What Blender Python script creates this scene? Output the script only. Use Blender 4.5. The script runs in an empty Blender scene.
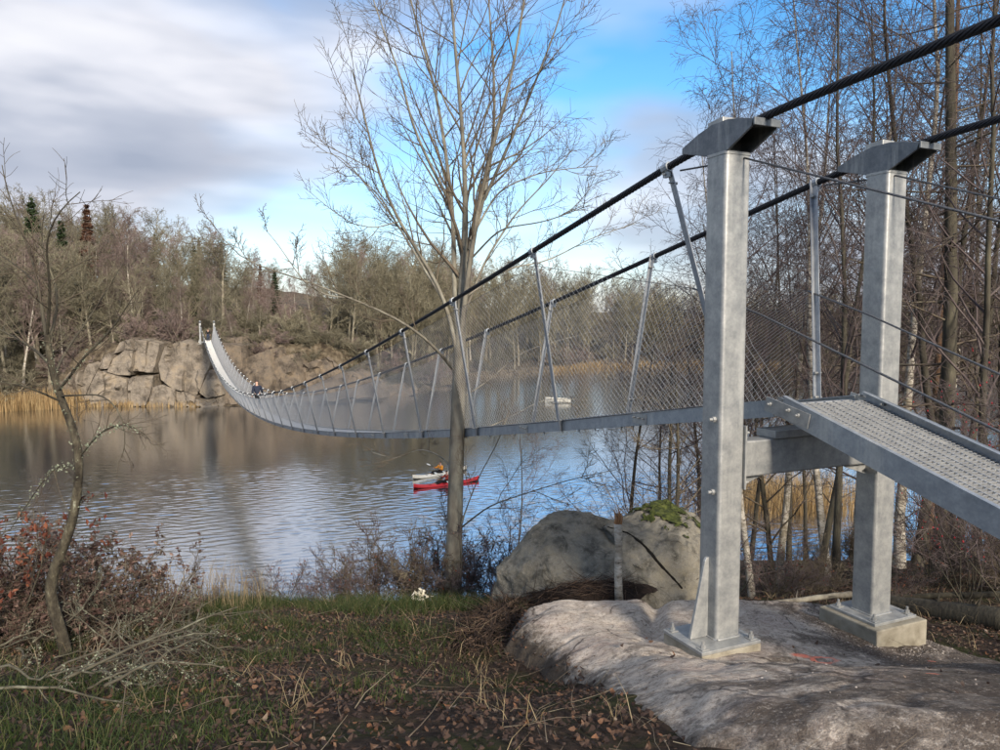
import bpy, bmesh, math, random
import numpy as np
from mathutils import Vector, Matrix, noise

# ------------------------------------------------------------------ camera, sky, sun, exposure
SC = bpy.context.scene
COL = SC.collection
EYE = 11.5                      # camera height above the lake, metres
FPX = 740.0                     # focal length in pixels of a 1000 px wide frame
PITCH = math.radians(4.1)
cam_d = bpy.data.cameras.new('camera')
cam_d.sensor_fit = 'HORIZONTAL'
cam_d.angle = 2 * math.atan(500 / FPX)
cam_d.clip_start = 0.05
cam_d.clip_end = 6000
cam = bpy.data.objects.new('camera', cam_d)
COL.objects.link(cam)
cam.location = (0, 0, EYE)
cam.rotation_euler = (math.radians(90) - PITCH, 0, 0)
SC.camera = cam
SUN_AZ = math.radians(156)      # clockwise from +Y (the view direction): behind, to the right
SUN_EL = math.radians(25)
world = bpy.data.worlds.new('World')
SC.world = world
world.use_nodes = True
nt = world.node_tree
for n in list(nt.nodes):
    nt.nodes.remove(n)
def wn(t, **k):
    n = nt.nodes.new(t)
    for a, b in k.items():
        setattr(n, a, b)
    return n
def wl(a, b):
    nt.links.new(a, b)
def wmath(op, a, b=None, clamp=False):
    n = wn('ShaderNodeMath', operation=op, use_clamp=clamp)
    for i, v in enumerate((a, b)):
        if v is None: continue
        if isinstance(v, (int, float)): n.inputs[i].default_value = v
        else: wl(v, n.inputs[i])
    return n.outputs[0]
def wramp(fac, stops):
    n = wn('ShaderNodeValToRGB'); r = n.color_ramp
    while len(r.elements) < len(stops): r.elements.new(0.5)
    for e, (p, c) in zip(r.elements, stops):
        e.position = p; e.color = (c[0], c[1], c[2], 1) if hasattr(c, '__len__') else (c, c, c, 1)
    wl(fac, n.inputs[0]); return n.outputs[0]
sky = wn('ShaderNodeTexSky', sky_type='NISHITA', sun_disc=False)
sky.sun_elevation = SUN_EL
sky.sun_rotation = SUN_AZ
sky.air_density = 1.0; sky.dust_density = 0.6; sky.ozone_density = 2.0
skyb = wn('ShaderNodeBackground'); skyb.inputs[1].default_value = 0.15
hsv = wn('ShaderNodeHueSaturation'); hsv.inputs['Saturation'].default_value = 1.35; hsv.inputs['Value'].default_value = 1.05
wl(sky.outputs[0], hsv.inputs['Color']); wl(hsv.outputs[0], skyb.inputs[0])
tc = wn('ShaderNodeTexCoord')
sep = wn('ShaderNodeSeparateXYZ'); wl(tc.outputs['Generated'], sep.inputs[0])
# cloud layer: banks of cloud, flattened towards the horizon
def cloud_noise(scale, offs, detail, rough, zs):
    mp = wn('ShaderNodeMapping'); mp.inputs['Scale'].default_value = (1, 1, zs)
    mp.inputs['Location'].default_value = offs; mp.inputs['Rotation'].default_value = (0, 0, math.radians(-11))
    wl(tc.outputs['Generated'], mp.inputs[0])
    nz = wn('ShaderNodeTexNoise'); nz.inputs['Scale'].default_value = scale
    nz.inputs['Detail'].default_value = detail; nz.inputs['Roughness'].default_value = rough
    nz.inputs['Distortion'].default_value = 0.1
    wl(mp.outputs[0], nz.inputs[0])
    return nz.outputs[0]
CLOUD_OFF = (0.892, 12.478, 11.281)
big = cloud_noise(1.35, CLOUD_OFF, 4.5, 0.42, 2.7)
shade = cloud_noise(2.2, (1.3, 7.7, 4.2), 4.5, 0.44, 3.4)
cov = wramp(big, [(0.40, 0.0), (0.49, 0.8), (0.57, 1.0)])
low = wramp(sep.outputs[2], [(0.0, 1.0), (0.10, 0.55), (0.28, 0.0)])     # the layer closes towards the horizon
cov2 = wmath('MAXIMUM', cov, wmath('MULTIPLY', low, 0.9), True)
ccol = wramp(shade, [(0.36, (0.38, 0.43, 0.545)), (0.47, (0.53, 0.57, 0.675)), (0.55, (0.80, 0.815, 0.89)), (0.63, (0.98, 0.98, 0.99))])
cb = wn('ShaderNodeBackground'); cb.inputs[1].default_value = 0.66
wl(ccol, cb.inputs[0])
mix = wn('ShaderNodeMixShader'); wl(cov2, mix.inputs[0]); wl(skyb.outputs[0], mix.inputs[1]); wl(cb.outputs[0], mix.inputs[2])
wo = wn('ShaderNodeOutputWorld'); wl(mix.outputs[0], wo.inputs[0])

sun_d = bpy.data.lights.new('sun', 'SUN')
sun_d.energy = 3.8
sun_d.angle = math.radians(9.0)
sun_d.color = (1.0, 0.885, 0.74)
sun = bpy.data.objects.new('sun', sun_d)
COL.objects.link(sun)
SUN_DIR = Vector((math.sin(SUN_AZ) * math.cos(SUN_EL), math.cos(SUN_AZ) * math.cos(SUN_EL), math.sin(SUN_EL)))
sun.rotation_euler = SUN_DIR.to_track_quat('Z', 'Y').to_euler()
sun.location = (20, -20, 40)
SC.view_settings.view_transform = 'Standard'
SC.view_settings.look = 'None'
SC.view_settings.exposure = 0.72
SC.view_settings.gamma = 1.0
SC.cycles.use_denoising = True
SC.cycles.max_bounces = 5
SC.cycles.diffuse_bounces = 3
SC.cycles.glossy_bounces = 3
SC.cycles.adaptive_threshold = 0.02
SC.cycles.caustics_reflective = False
SC.cycles.caustics_refractive = False
SC.cycles.transparent_max_bounces = 8

# ------------------------------------------------------------------ helpers
def P(px, py, d):
    """point at world depth y = d that lies in the direction of photo pixel (px, py)"""
    c = (375 - py) / FPX
    v = np.array([(px - 500) / FPX, math.cos(PITCH) + c * math.sin(PITCH), -math.sin(PITCH) + c * math.cos(PITCH)])
    v = v * (d / v[1])
    v[2] += EYE
    return v
def smooth(a, b, x):
    t = np.clip((np.asarray(x, float) - a) / (b - a), 0, 1)
    return t * t * (3 - 2 * t)
def make_mesh(name, V, F, sm=True):
    """V (n,3) array; F list of (m,3) / (m,4) index arrays"""
    me = bpy.data.meshes.new(name)
    V = np.asarray(V, np.float32)
    F = [np.asarray(f, np.int32) for f in F if len(f)]
    nl = sum(f.size for f in F); nf = sum(len(f) for f in F)
    me.vertices.add(len(V)); me.vertices.foreach_set('co', V.ravel())
    me.loops.add(nl); me.loops.foreach_set('vertex_index', np.concatenate([f.ravel() for f in F]))
    me.polygons.add(nf)
    tot = np.concatenate([np.full(len(f), f.shape[1], np.int32) for f in F])
    st = np.concatenate([[0], np.cumsum(tot)[:-1]]).astype(np.int32)
    me.polygons.foreach_set('loop_start', st)
    me.polygons.foreach_set('use_smooth', np.full(nf, sm))
    me.update(calc_edges=True)
    me.validate()
    return me
def obj(name, me, mat=None, parent=None, **props):
    o = bpy.data.objects.new(name, me)
    COL.objects.link(o)
    if mat is not None and me is not None and not me.materials:
        me.materials.append(mat)
    if parent is not None:
        o.parent = parent
        if parent.type == 'EMPTY':
            o.matrix_parent_inverse = Matrix.Translation(-parent.location)
    for k, v in props.items():
        o[k] = v
    return o
def thing(name, loc, label, cat, group=None, kind=None):
    o = bpy.data.objects.new(name, None)
    COL.objects.link(o)
    o.empty_display_size = 0.2
    o.location = Vector(loc)
    tag(o, label, cat, group, kind)
    return o
def tag(o, label=None, cat=None, group=None, kind=None):
    for k, v in (('label', label), ('category', cat), ('group', group), ('kind', kind)):
        if v: o[k] = v
    return o
class MB:
    """collects boxes, tubes and prisms, builds one mesh"""
    def __init__(s): s.V = []; s.Q = []; s.T = []; s.n = 0
    def add(s, V, Q=(), T=()):
        V = np.asarray(V, float)
        if len(Q): s.Q.append(np.asarray(Q, int) + s.n)
        if len(T): s.T.append(np.asarray(T, int) + s.n)
        s.V.append(V); s.n += len(V)
        return s
    def box(s, c, ex, ey, ez):
        c, ex, ey, ez = (np.asarray(a, float) for a in (c, ex, ey, ez))
        V = [c + i * ex + j * ey + k * ez for k in (-1, 1) for j in (-1, 1) for i in (-1, 1)]
        return s.add(V, [(0, 2, 3, 1), (4, 5, 7, 6), (0, 1, 5, 4), (2, 6, 7, 3), (0, 4, 6, 2), (1, 3, 7, 5)])
    def bar(s, a, b, side, hw, hh):
        """rectangular bar from a to b; side = direction of its width"""
        a, b, side = (np.asarray(v, float) for v in (a, b, side))
        t = (b - a); l = np.linalg.norm(t); t = t / l
        side = side - t * np.dot(side, t); side /= np.linalg.norm(side)
        up = np.cross(side, t)
        return s.box((a + b) / 2, side * hw, t * l / 2, up * hh)
    def tube(s, pts, r, k=8, cap=True):
        pts = np.asarray(pts, float)[None]; r = np.broadcast_to(np.asarray(r, float), pts.shape[1])[None]
        V, Q = tube_arrays(pts, r, k)
        n = len(V)
        s.add(V, Q)
        if cap:
            V2 = np.concatenate([pts[0, :1], pts[0, -1:]])
            b = s.n; s.V.append(V2); s.n += 2
            T = [(b, b - n + (j + 1) % k, b - n + j) for j in range(k)] + [(b + 1, b - k + j, b - k + (j + 1) % k) for j in range(k)]
            s.T.append(np.asarray(T, int))
        return s
    def prism(s, poly, ex):
        """poly (n,3) planar outline (may be concave), swept by the vector ex"""
        poly = np.asarray(poly, float); n = len(poly)
        V = np.concatenate([poly, poly + np.asarray(ex, float)])
        from mathutils.geometry import tessellate_polygon
        tr = [tuple(t) for t in tessellate_polygon([[Vector(p) for p in poly]])]
        T = [(a, b, c) for a, b, c in tr] + [(c + n, b + n, a + n) for a, b, c in tr]
        Q = [(i, (i + 1) % n, (i + 1) % n + n, i + n) for i in range(n)]
        return s.add(V, Q, T)
    def mesh(s, name, sm=False):
        F = []
        if s.Q: F.append(np.concatenate(s.Q))
        if s.T: F.append(np.concatenate(s.T))
        return make_mesh(name, np.concatenate(s.V), F, sm)
    def build(s, name, mat, parent=None, sm=False, bevel=0, fix=True, **props):
        me = s.mesh(name, sm)
        if fix:
            bm = bmesh.new(); bm.from_mesh(me); bmesh.ops.recalc_face_normals(bm, faces=bm.faces); bm.to_mesh(me); bm.free()
        o = obj(name, me, mat, parent, **props)
        if bevel:
            m = o.modifiers.new('bevel', 'BEVEL'); m.width = bevel; m.segments = 2; m.limit_method = 'ANGLE'
        return o
def tube_arrays(Pn, R, k):
    B, N, _ = Pn.shape
    T = np.gradient(Pn, axis=1)
    T /= np.linalg.norm(T, axis=2, keepdims=True) + 1e-12
    ov = np.abs(Pn[:, -1] - Pn[:, 0])
    ref = np.eye(3)[np.argmin(ov, axis=1)][:, None, :]
    U = np.cross(T, np.broadcast_to(ref, T.shape)); U /= np.linalg.norm(U, axis=2, keepdims=True) + 1e-12
    W = np.cross(T, U)
    a = np.arange(k) * 2 * np.pi / k
    V = Pn[:, :, None, :] + R[:, :, None, None] * (np.cos(a)[None, None, :, None] * U[:, :, None, :] + np.sin(a)[None, None, :, None] * W[:, :, None, :])
    i = np.arange(B)[:, None, None] * (N * k) + np.arange(N - 1)[None, :, None] * k + np.arange(k)[None, None, :]
    j = np.arange(B)[:, None, None] * (N * k) + np.arange(N - 1)[None, :, None] * k + ((np.arange(k) + 1) % k)[None, None, :]
    Q = np.stack([i, j, j + k, i + k], axis=-1).reshape(-1, 4)
    return V.reshape(-1, 3), Q

# ------------------------------------------------------------------ materials
def mat_nodes(name):
    m = bpy.data.materials.new(name); m.use_nodes = True
    t = m.node_tree; b = t.nodes['Principled BSDF']
    return m, t, b
def ramp(t, fac, stops):
    n = t.nodes.new('ShaderNodeValToRGB'); r = n.color_ramp
    while len(r.elements) < len(stops): r.elements.new(0.5)
    for e, (p, c) in zip(r.elements, stops):
        e.position = p; e.color = (c[0], c[1], c[2], 1) if hasattr(c, '__len__') else (c, c, c, 1)
    t.links.new(fac, n.inputs[0]); return n.outputs[0]
def tnoise(t, scale, detail=5, rough=0.55, stretch=(1, 1, 1), coord='Object', loc=(0, 0, 0), dist=0.0):
    c = t.nodes.new('ShaderNodeTexCoord'); mp = t.nodes.new('ShaderNodeMapping')
    mp.inputs['Scale'].default_value = stretch; mp.inputs['Location'].default_value = loc
    t.links.new(c.outputs[coord], mp.inputs[0])
    n = t.nodes.new('ShaderNodeTexNoise')
    n.inputs['Scale'].default_value = scale; n.inputs['Detail'].default_value = detail
    n.inputs['Roughness'].default_value = rough; n.inputs['Distortion'].default_value = dist
    t.links.new(mp.outputs[0], n.inputs[0])
    return n.outputs[0]
def mixc(t, fac, a, b):
    n = t.nodes.new('ShaderNodeMix'); n.data_type = 'RGBA'
    for s, v in ((0, fac), (6, a), (7, b)):
        if isinstance(v, (int, float)): n.inputs[s].default_value = v
        elif isinstance(v, tuple): n.inputs[s].default_value = (*v, 1)
        else: t.links.new(v, n.inputs[s])
    return n.outputs[2]
def bump(t, b, h, strength, dist=0.02, prev=None):
    n = t.nodes.new('ShaderNodeBump'); n.inputs['Strength'].default_value = strength; n.inputs['Distance'].default_value = dist
    t.links.new(h, n.inputs['Height'])
    if prev is not None: t.links.new(prev, n.inputs['Normal'])
    t.links.new(n.outputs[0], b.inputs['Normal'])
    return n.outputs[0]
def pmat(name, stops, scale=6, rough=0.85, bmp=0.4, bscale=None, metal=0.0, stretch=(1, 1, 1), vary=0.0, spec=0.3, dist=0.02, detail=6):
    m, t, b = mat_nodes(name)
    col = ramp(t, tnoise(t, scale, detail, 0.6, stretch), stops)
    if vary:
        oi = t.nodes.new('ShaderNodeObjectInfo'); hs = t.nodes.new('ShaderNodeHueSaturation')
        mr = t.nodes.new('ShaderNodeMapRange'); mr.inputs[3].default_value = 1 - vary; mr.inputs[4].default_value = 1 + vary
        t.links.new(oi.outputs['Random'], mr.inputs[0]); t.links.new(mr.outputs[0], hs.inputs['Value'])
        t.links.new(col, hs.inputs['Color']); col = hs.outputs[0]
    t.links.new(col, b.inputs['Base Color'])
    b.inputs['Roughness'].default_value = rough; b.inputs['Metallic'].default_value = metal
    b.inputs['Specular IOR Level'].default_value = spec
    if bmp:
        bump(t, b, tnoise(t, bscale or scale * 3, 5, 0.6, stretch), bmp, dist)
    return m
M = {}
# galvanised steel: mottled zinc bloom
def galvanised(name, lo, hi, rough, metal):
    m, t, b = mat_nodes(name)
    a = tnoise(t, 9, 6, 0.65); c = tnoise(t, 70, 3, 0.6)
    col = ramp(t, a, [(0.30, lo), (0.5, tuple((x + y) / 2 for x, y in zip(lo, hi))), (0.68, hi)])
    v = t.nodes.new('ShaderNodeTexVoronoi'); v.inputs['Scale'].default_value = 55
    tcn = t.nodes.new('ShaderNodeTexCoord'); t.links.new(tcn.outputs['Object'], v.inputs['Vector'])
    sp = ramp(t, v.outputs['Color'], [(0.2, (0.86, 0.87, 0.88)), (0.8, (1, 1, 1))])
    mm = t.nodes.new('ShaderNodeMix'); mm.data_type = 'RGBA'; mm.blend_type = 'MULTIPLY'; mm.inputs[0].default_value = 0.8
    t.links.new(col, mm.inputs[6]); t.links.new(sp, mm.inputs[7])
    run = tnoise(t, 5, 5, 0.7, (1, 1, 0.12))          # vertical runs and white rust
    col2 = mixc(t, ramp(t, run, [(0.55, 0.0), (0.75, 0.5)]), mm.outputs[2], (0.62, 0.62, 0.58))
    t.links.new(col2, b.inputs['Base Color'])
    rr = ramp(t, c, [(0.3, rough - 0.1), (0.7, rough + 0.12)])
    t.links.new(rr, b.inputs['Roughness'])
    b.inputs['Metallic'].default_value = metal
    bump(t, b, tnoise(t, 30, 4, 0.6), 0.12, 0.004)
    return m
M['zinc'] = galvanised('galvanised_steel', (0.27, 0.28, 0.28), (0.46, 0.46, 0.44), 0.48, 0.45)
M['zinc_blue'] = galvanised('galvanised_beam', (0.25, 0.28, 0.31), (0.38, 0.41, 0.44), 0.42, 0.5)
M['zinc_dark'] = galvanised('saddle_steel', (0.10, 0.115, 0.13), (0.20, 0.215, 0.23), 0.5, 0.4)
M['zinc_bright'] = galvanised('grating_steel', (0.34, 0.35, 0.36), (0.52, 0.53, 0.53), 0.42, 0.5)
M['wire'] = pmat('net_wire', [(0.3, (0.42, 0.42, 0.41)), (0.7, (0.58, 0.58, 0.57))], 20, 0.4, 0, metal=0.5)
M['hanger'] = galvanised('hanger_steel', (0.24, 0.26, 0.29), (0.38, 0.40, 0.42), 0.4, 0.5)
M['cable'] = pmat('cable_steel', [(0.3, (0.012, 0.013, 0.018)), (0.7, (0.035, 0.037, 0.045))], 40, 0.5, 0.3, metal=0.2)
M['rope'] = pmat('wire_rope', [(0.3, (0.07, 0.075, 0.085)), (0.7, (0.15, 0.155, 0.165))], 60, 0.5, 0.3, metal=0.5)
M['concrete'] = pmat('concrete', [(0.28, (0.17, 0.15, 0.11)), (0.5, (0.27, 0.245, 0.19)), (0.72, (0.36, 0.335, 0.27))], 7, 0.9, 0.35, 60, dist=0.008)
M['bark'] = pmat('bark_grey_lichen', [(0.30, (0.065, 0.058, 0.048)), (0.46, (0.16, 0.145, 0.117)), (0.60, (0.24, 0.225, 0.18)), (0.74, (0.36, 0.355, 0.29))], 5, 0.9, 0.6, 28, stretch=(1, 1, 0.35), vary=0.12)
M['twig'] = pmat('twig_bark', [(0.3, (0.07, 0.052, 0.04)), (0.55, (0.13, 0.105, 0.075)), (0.75, (0.21, 0.19, 0.13))], 3, 0.9, 0.0, vary=0.15)
M['twig_purple'] = pmat('birch_twigs', [(0.3, (0.062, 0.045, 0.046)), (0.55, (0.115, 0.09, 0.086)), (0.75, (0.19, 0.16, 0.14))], 2, 0.9, 0.0, vary=0.15)
M['dark_bark'] = pmat('dark_bark', [(0.3, (0.025, 0.022, 0.018)), (0.55, (0.07, 0.062, 0.045)), (0.75, (0.12, 0.11, 0.075))], 5, 0.95, 0.8, 26, stretch=(1, 1, 0.3), vary=0.15)
M['pine_bark'] = pmat('pine_bark', [(0.3, (0.09, 0.05, 0.03)), (0.55, (0.20, 0.12, 0.075)), (0.75, (0.27, 0.18, 0.12))], 6, 0.95, 0.8, 22, stretch=(1, 1, 0.4))
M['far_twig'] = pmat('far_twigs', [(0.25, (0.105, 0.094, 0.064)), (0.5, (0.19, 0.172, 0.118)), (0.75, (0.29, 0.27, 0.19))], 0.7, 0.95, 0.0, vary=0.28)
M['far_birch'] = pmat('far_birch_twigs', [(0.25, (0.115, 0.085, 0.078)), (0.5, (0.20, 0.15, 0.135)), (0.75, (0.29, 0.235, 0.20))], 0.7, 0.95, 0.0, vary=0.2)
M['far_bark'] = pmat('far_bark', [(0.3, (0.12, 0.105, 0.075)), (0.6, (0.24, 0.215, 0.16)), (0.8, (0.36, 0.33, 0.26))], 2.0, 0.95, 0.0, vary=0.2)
M['needle'] = pmat('spruce_needles', [(0.3, (0.018, 0.032, 0.014)), (0.7, (0.05, 0.075, 0.03))], 2, 0.9, 0.0, vary=0.2)
M['needle_brown'] = pmat('dead_spruce_needles', [(0.3, (0.075, 0.038, 0.024)), (0.7, (0.15, 0.08, 0.05))], 2, 0.9, 0.0)
def birch():
    m, t, b = mat_nodes('birch_bark')
    a = tnoise(t, 7, 5, 0.7, (1, 1, 2.6)); c = tnoise(t, 2.2, 4, 0.6)
    col = ramp(t, a, [(0.36, (0.03, 0.025, 0.02)), (0.45, (0.30, 0.27, 0.22)), (0.58, (0.50, 0.47, 0.41)), (0.75, (0.62, 0.59, 0.53))])
    col = mixc(t, ramp(t, c, [(0.45, 0.0), (0.62, 0.85)]), col, (0.20, 0.17, 0.12))
    t.links.new(col, b.inputs['Base Color']); b.inputs['Roughness'].default_value = 0.8
    bump(t, b, a, 0.3, 0.01)
    return m
M['birch'] = birch()
def leafmat(name, stops, transl=0.25, rough=0.7):
    m, t, b = mat_nodes(name)
    g = t.nodes.new('ShaderNodeNewGeometry')
    col = ramp(t, g.outputs['Random Per Island'], stops)
    t.links.new(col, b.inputs['Base Color']); b.inputs['Roughness'].default_value = rough
    b.inputs['Specular IOR Level'].default_value = 0.25
    tr = t.nodes.new('ShaderNodeBsdfTranslucent'); t.links.new(col, tr.inputs[0])
    mx = t.nodes.new('ShaderNodeMixShader'); mx.inputs[0].default_value = transl
    t.links.new(b.outputs[0], mx.inputs[1]); t.links.new(tr.outputs[0], mx.inputs[2])
    t.links.new(mx.outputs[0], t.nodes['Material Output'].inputs[0])
    return m
M['grass'] = leafmat('grass_blades', [(0.0, (0.020, 0.036, 0.010)), (0.4, (0.038, 0.062, 0.016)), (0.75, (0.062, 0.082, 0.025)), (1.0, (0.16, 0.135, 0.065))], 0.3, 0.6)
M['straw'] = leafmat('dry_straw', [(0.0, (0.16, 0.12, 0.065)), (0.5, (0.27, 0.21, 0.12)), (1.0, (0.42, 0.34, 0.21))], 0.3)
M['litter'] = leafmat('fallen_leaves', [(0.0, (0.028, 0.017, 0.014)), (0.3, (0.045, 0.028, 0.021)), (0.6, (0.072, 0.044, 0.030)), (0.88, (0.105, 0.060, 0.038)), (0.97, (0.17, 0.08, 0.04)), (1.0, (0.22, 0.18, 0.14))], 0.12, 0.6)
M['brown_leaf'] = leafmat('withered_leaves', [(0.0, (0.036, 0.021, 0.018)), (0.5, (0.088, 0.052, 0.043)), (0.85, (0.15, 0.095, 0.076)), (1.0, (0.27, 0.185, 0.15))], 0.2, 0.55)
M['red_leaf'] = leafmat('russet_leaves', [(0.0, (0.085, 0.026, 0.018)), (0.6, (0.17, 0.055, 0.034)), (1.0, (0.25, 0.10, 0.055))], 0.25)
M['berry'] = leafmat('red_berries', [(0.0, (0.25, 0.01, 0.02)), (1.0, (0.45, 0.03, 0.04))], 0.0, 0.35)
M['lichen'] = leafmat('lichen_tufts', [(0.0, (0.14, 0.16, 0.11)), (1.0, (0.34, 0.37, 0.27))], 0.2, 0.9)
M['reed'] = leafmat('reeds', [(0.0, (0.24, 0.16, 0.075)), (0.5, (0.40, 0.28, 0.14)), (1.0, (0.55, 0.42, 0.23))], 0.3)
M['root'] = leafmat('turf_roots', [(0.0, (0.016, 0.011, 0.009)), (0.6, (0.05, 0.033, 0.024)), (1.0, (0.15, 0.10, 0.07))], 0.0, 0.9)
M['moss'] = pmat('moss', [(0.32, (0.014, 0.018, 0.006)), (0.5, (0.045, 0.058, 0.012)), (0.7, (0.12, 0.13, 0.035))], 14, 1.0, 1.0, 60)
def ground_mat():
    m, t, b = mat_nodes('forest_floor')
    a = tnoise(t, 1.3, 8, 0.65); c = tnoise(t, 14, 6, 0.7); d = tnoise(t, 70, 4, 0.7)
    col = ramp(t, c, [(0.3, (0.016, 0.011, 0.009)), (0.5, (0.045, 0.031, 0.023)), (0.7, (0.095, 0.062, 0.042))])
    g = ramp(t, d, [(0.3, (0.018, 0.026, 0.008)), (0.7, (0.065, 0.075, 0.022))])
    col = mixc(t, ramp(t, a, [(0.46, 0.0), (0.58, 0.75)]), col, g)
    t.links.new(col, b.inputs['Base Color']); b.inputs['Roughness'].default_value = 0.95; b.inputs['Specular IOR Level'].default_value = 0.15
    n1 = bump(t, b, c, 0.8, 0.06); bump(t, b, d, 0.8, 0.015, n1)
    return m
M['ground'] = ground_mat()
M['far_ground'] = pmat('far_forest_floor', [(0.34, (0.035, 0.026, 0.018)), (0.5, (0.095, 0.075, 0.05)), (0.66, (0.17, 0.14, 0.10))], 1.1, 1.0, 0.6, 3, dist=0.3)
M['boulder'] = None
def cracks(t, scale, width, warp=0.35, zs=1.0, coord='Object'):
    c = t.nodes.new('ShaderNodeTexCoord'); n = t.nodes.new('ShaderNodeTexNoise'); n.inputs['Scale'].default_value = scale * 1.6; n.inputs['Detail'].default_value = 5
    t.links.new(c.outputs[coord], n.inputs[0])
    v = t.nodes.new('ShaderNodeVectorMath'); v.operation = 'MULTIPLY_ADD'; t.links.new(n.outputs['Color'], v.inputs[0]); v.inputs[1].default_value = (warp / scale,) * 3
    mz = t.nodes.new('ShaderNodeMapping'); mz.inputs['Scale'].default_value = (1, 1, zs); t.links.new(c.outputs[coord], mz.inputs[0]); t.links.new(mz.outputs[0], v.inputs[2])
    vo = t.nodes.new('ShaderNodeTexVoronoi'); vo.feature = 'DISTANCE_TO_EDGE'; vo.inputs['Scale'].default_value = scale; t.links.new(v.outputs[0], vo.inputs['Vector'])
    return ramp(t, vo.outputs['Distance'], [(0.0, 1.0), (width, 0.0)])
def stone(name, base, dark, warm, scale, lich=0.5, ck=(1.0, 0.02)):
    m, t, b = mat_nodes(name)
    a = tnoise(t, scale, 8, 0.65); c = tnoise(t, scale * 6, 6, 0.7); g = tnoise(t, scale * 45, 2, 0.6); e = tnoise(t, scale * 0.7, 5, 0.6, loc=(5, 3, 1))
    col = ramp(t, a, [(0.32, dark), (0.5, base), (0.68, warm)])
    col = mixc(t, ramp(t, c, [(0.52, 0.0), (0.70, 0.8 * lich)]), col, tuple(min(1, x * 1.45) for x in base))
    col = mixc(t, ramp(t, e, [(0.50, 0.0), (0.66, 0.7)]), col, dark)
    sp = ramp(t, g, [(0.35, (0.72, 0.72, 0.72)), (0.65, (1.15, 1.15, 1.15))])
    mm = t.nodes.new('ShaderNodeMix'); mm.data_type = 'RGBA'; mm.blend_type = 'MULTIPLY'; mm.inputs[0].default_value = 1.0
    t.links.new(col, mm.inputs[6]); t.links.new(sp, mm.inputs[7])
    ckm = cracks(t, *ck); cf = t.nodes.new('ShaderNodeMath'); cf.operation = 'MULTIPLY'; t.links.new(ckm, cf.inputs[0]); t.links.new(ramp(t, e, [(0.44, 0.0), (0.58, 0.6)]), cf.inputs[1])
    t.links.new(mixc(t, cf.outputs[0], mm.outputs[2], tuple(x * 0.35 for x in dark)), b.inputs['Base Color']); b.inputs['Roughness'].default_value = 0.92; b.inputs['Specular IOR Level'].default_value = 0.2
    n1 = bump(t, b, c, 0.9, 0.09 / max(scale, 0.2)); bump(t, b, g, 0.7, 0.02 / max(scale, 0.5), n1)
    return m
M['boulder'] = stone('mossy_granite', (0.215, 0.20, 0.165), (0.07, 0.066, 0.054), (0.28, 0.25, 0.185), 4.2, 1.0, (1.5, 0.022))
M['cliff'] = stone('cliff_granite', (0.245, 0.21, 0.168), (0.09, 0.075, 0.06), (0.32, 0.26, 0.185), 0.7, 1.0, (0.45, 0.035, 0.6, 0.4))
M['cliff_dark'] = stone('stained_granite', (0.165, 0.135, 0.105), (0.055, 0.045, 0.036), (0.24, 0.185, 0.125), 0.7, 0.8, (0.45, 0.035, 0.6, 0.4))
def water_mat():
    m, t, b = mat_nodes('lake_water')
    b.inputs['Base Color'].default_value = (0.022, 0.030, 0.036, 1)
    b.inputs['Roughness'].default_value = 0.10; b.inputs['IOR'].default_value = 1.333
    # beyond the modelled ripples the unresolved ones act as roughness
    geo = t.nodes.new('ShaderNodeNewGeometry'); sp = t.nodes.new('ShaderNodeSeparateXYZ'); t.links.new(geo.outputs['Position'], sp.inputs[0])
    mr = t.nodes.new('ShaderNodeMapRange'); mr.interpolation_type = 'SMOOTHSTEP'; t.links.new(sp.outputs[1], mr.inputs[0])
    mr.inputs[1].default_value = 42; mr.inputs[2].default_value = 64; mr.inputs[3].default_value = 0.13; mr.inputs[4].default_value = 0.11
    t.links.new(mr.outputs[0], b.inputs['Roughness'])
    w1 = tnoise(t, 1.6, 4, 0.6, (0.55, 1.3, 1), loc=(3, 1, 0))
    bn = bump(t, b, w1, 0.5, 0.03)
    gl = t.nodes.new('ShaderNodeBsdfGlossy'); gl.inputs['Color'].default_value = (0.97, 0.97, 0.97, 1)
    t.links.new(mr.outputs[0], gl.inputs['Roughness']); t.links.new(bn, gl.inputs['Normal'])
    lw = t.nodes.new('ShaderNodeLayerWeight'); lw.inputs['Blend'].default_value = 0.5
    fac = ramp(t, lw.outputs['Facing'], [(0.25, 0.04), (0.55, 0.30), (0.74, 0.62), (0.84, 0.55), (0.94, 0.50)])
    mx = t.nodes.new('ShaderNodeMixShader'); t.links.new(fac, mx.inputs[0]); t.links.new(b.outputs[0], mx.inputs[1]); t.links.new(gl.outputs[0], mx.inputs[2])
    t.links.new(mx.outputs[0], t.nodes['Material Output'].inputs[0])
    return m
M['water'] = water_mat()
M['sap_bark'] = pmat('sapling_bark', [(0.3, (0.022, 0.018, 0.013)), (0.5, (0.055, 0.047, 0.033)), (0.62, (0.10, 0.088, 0.06)), (0.74, (0.28, 0.28, 0.21))], 16, 0.9, 1.0, 60, stretch=(1, 1, 0.5))
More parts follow.
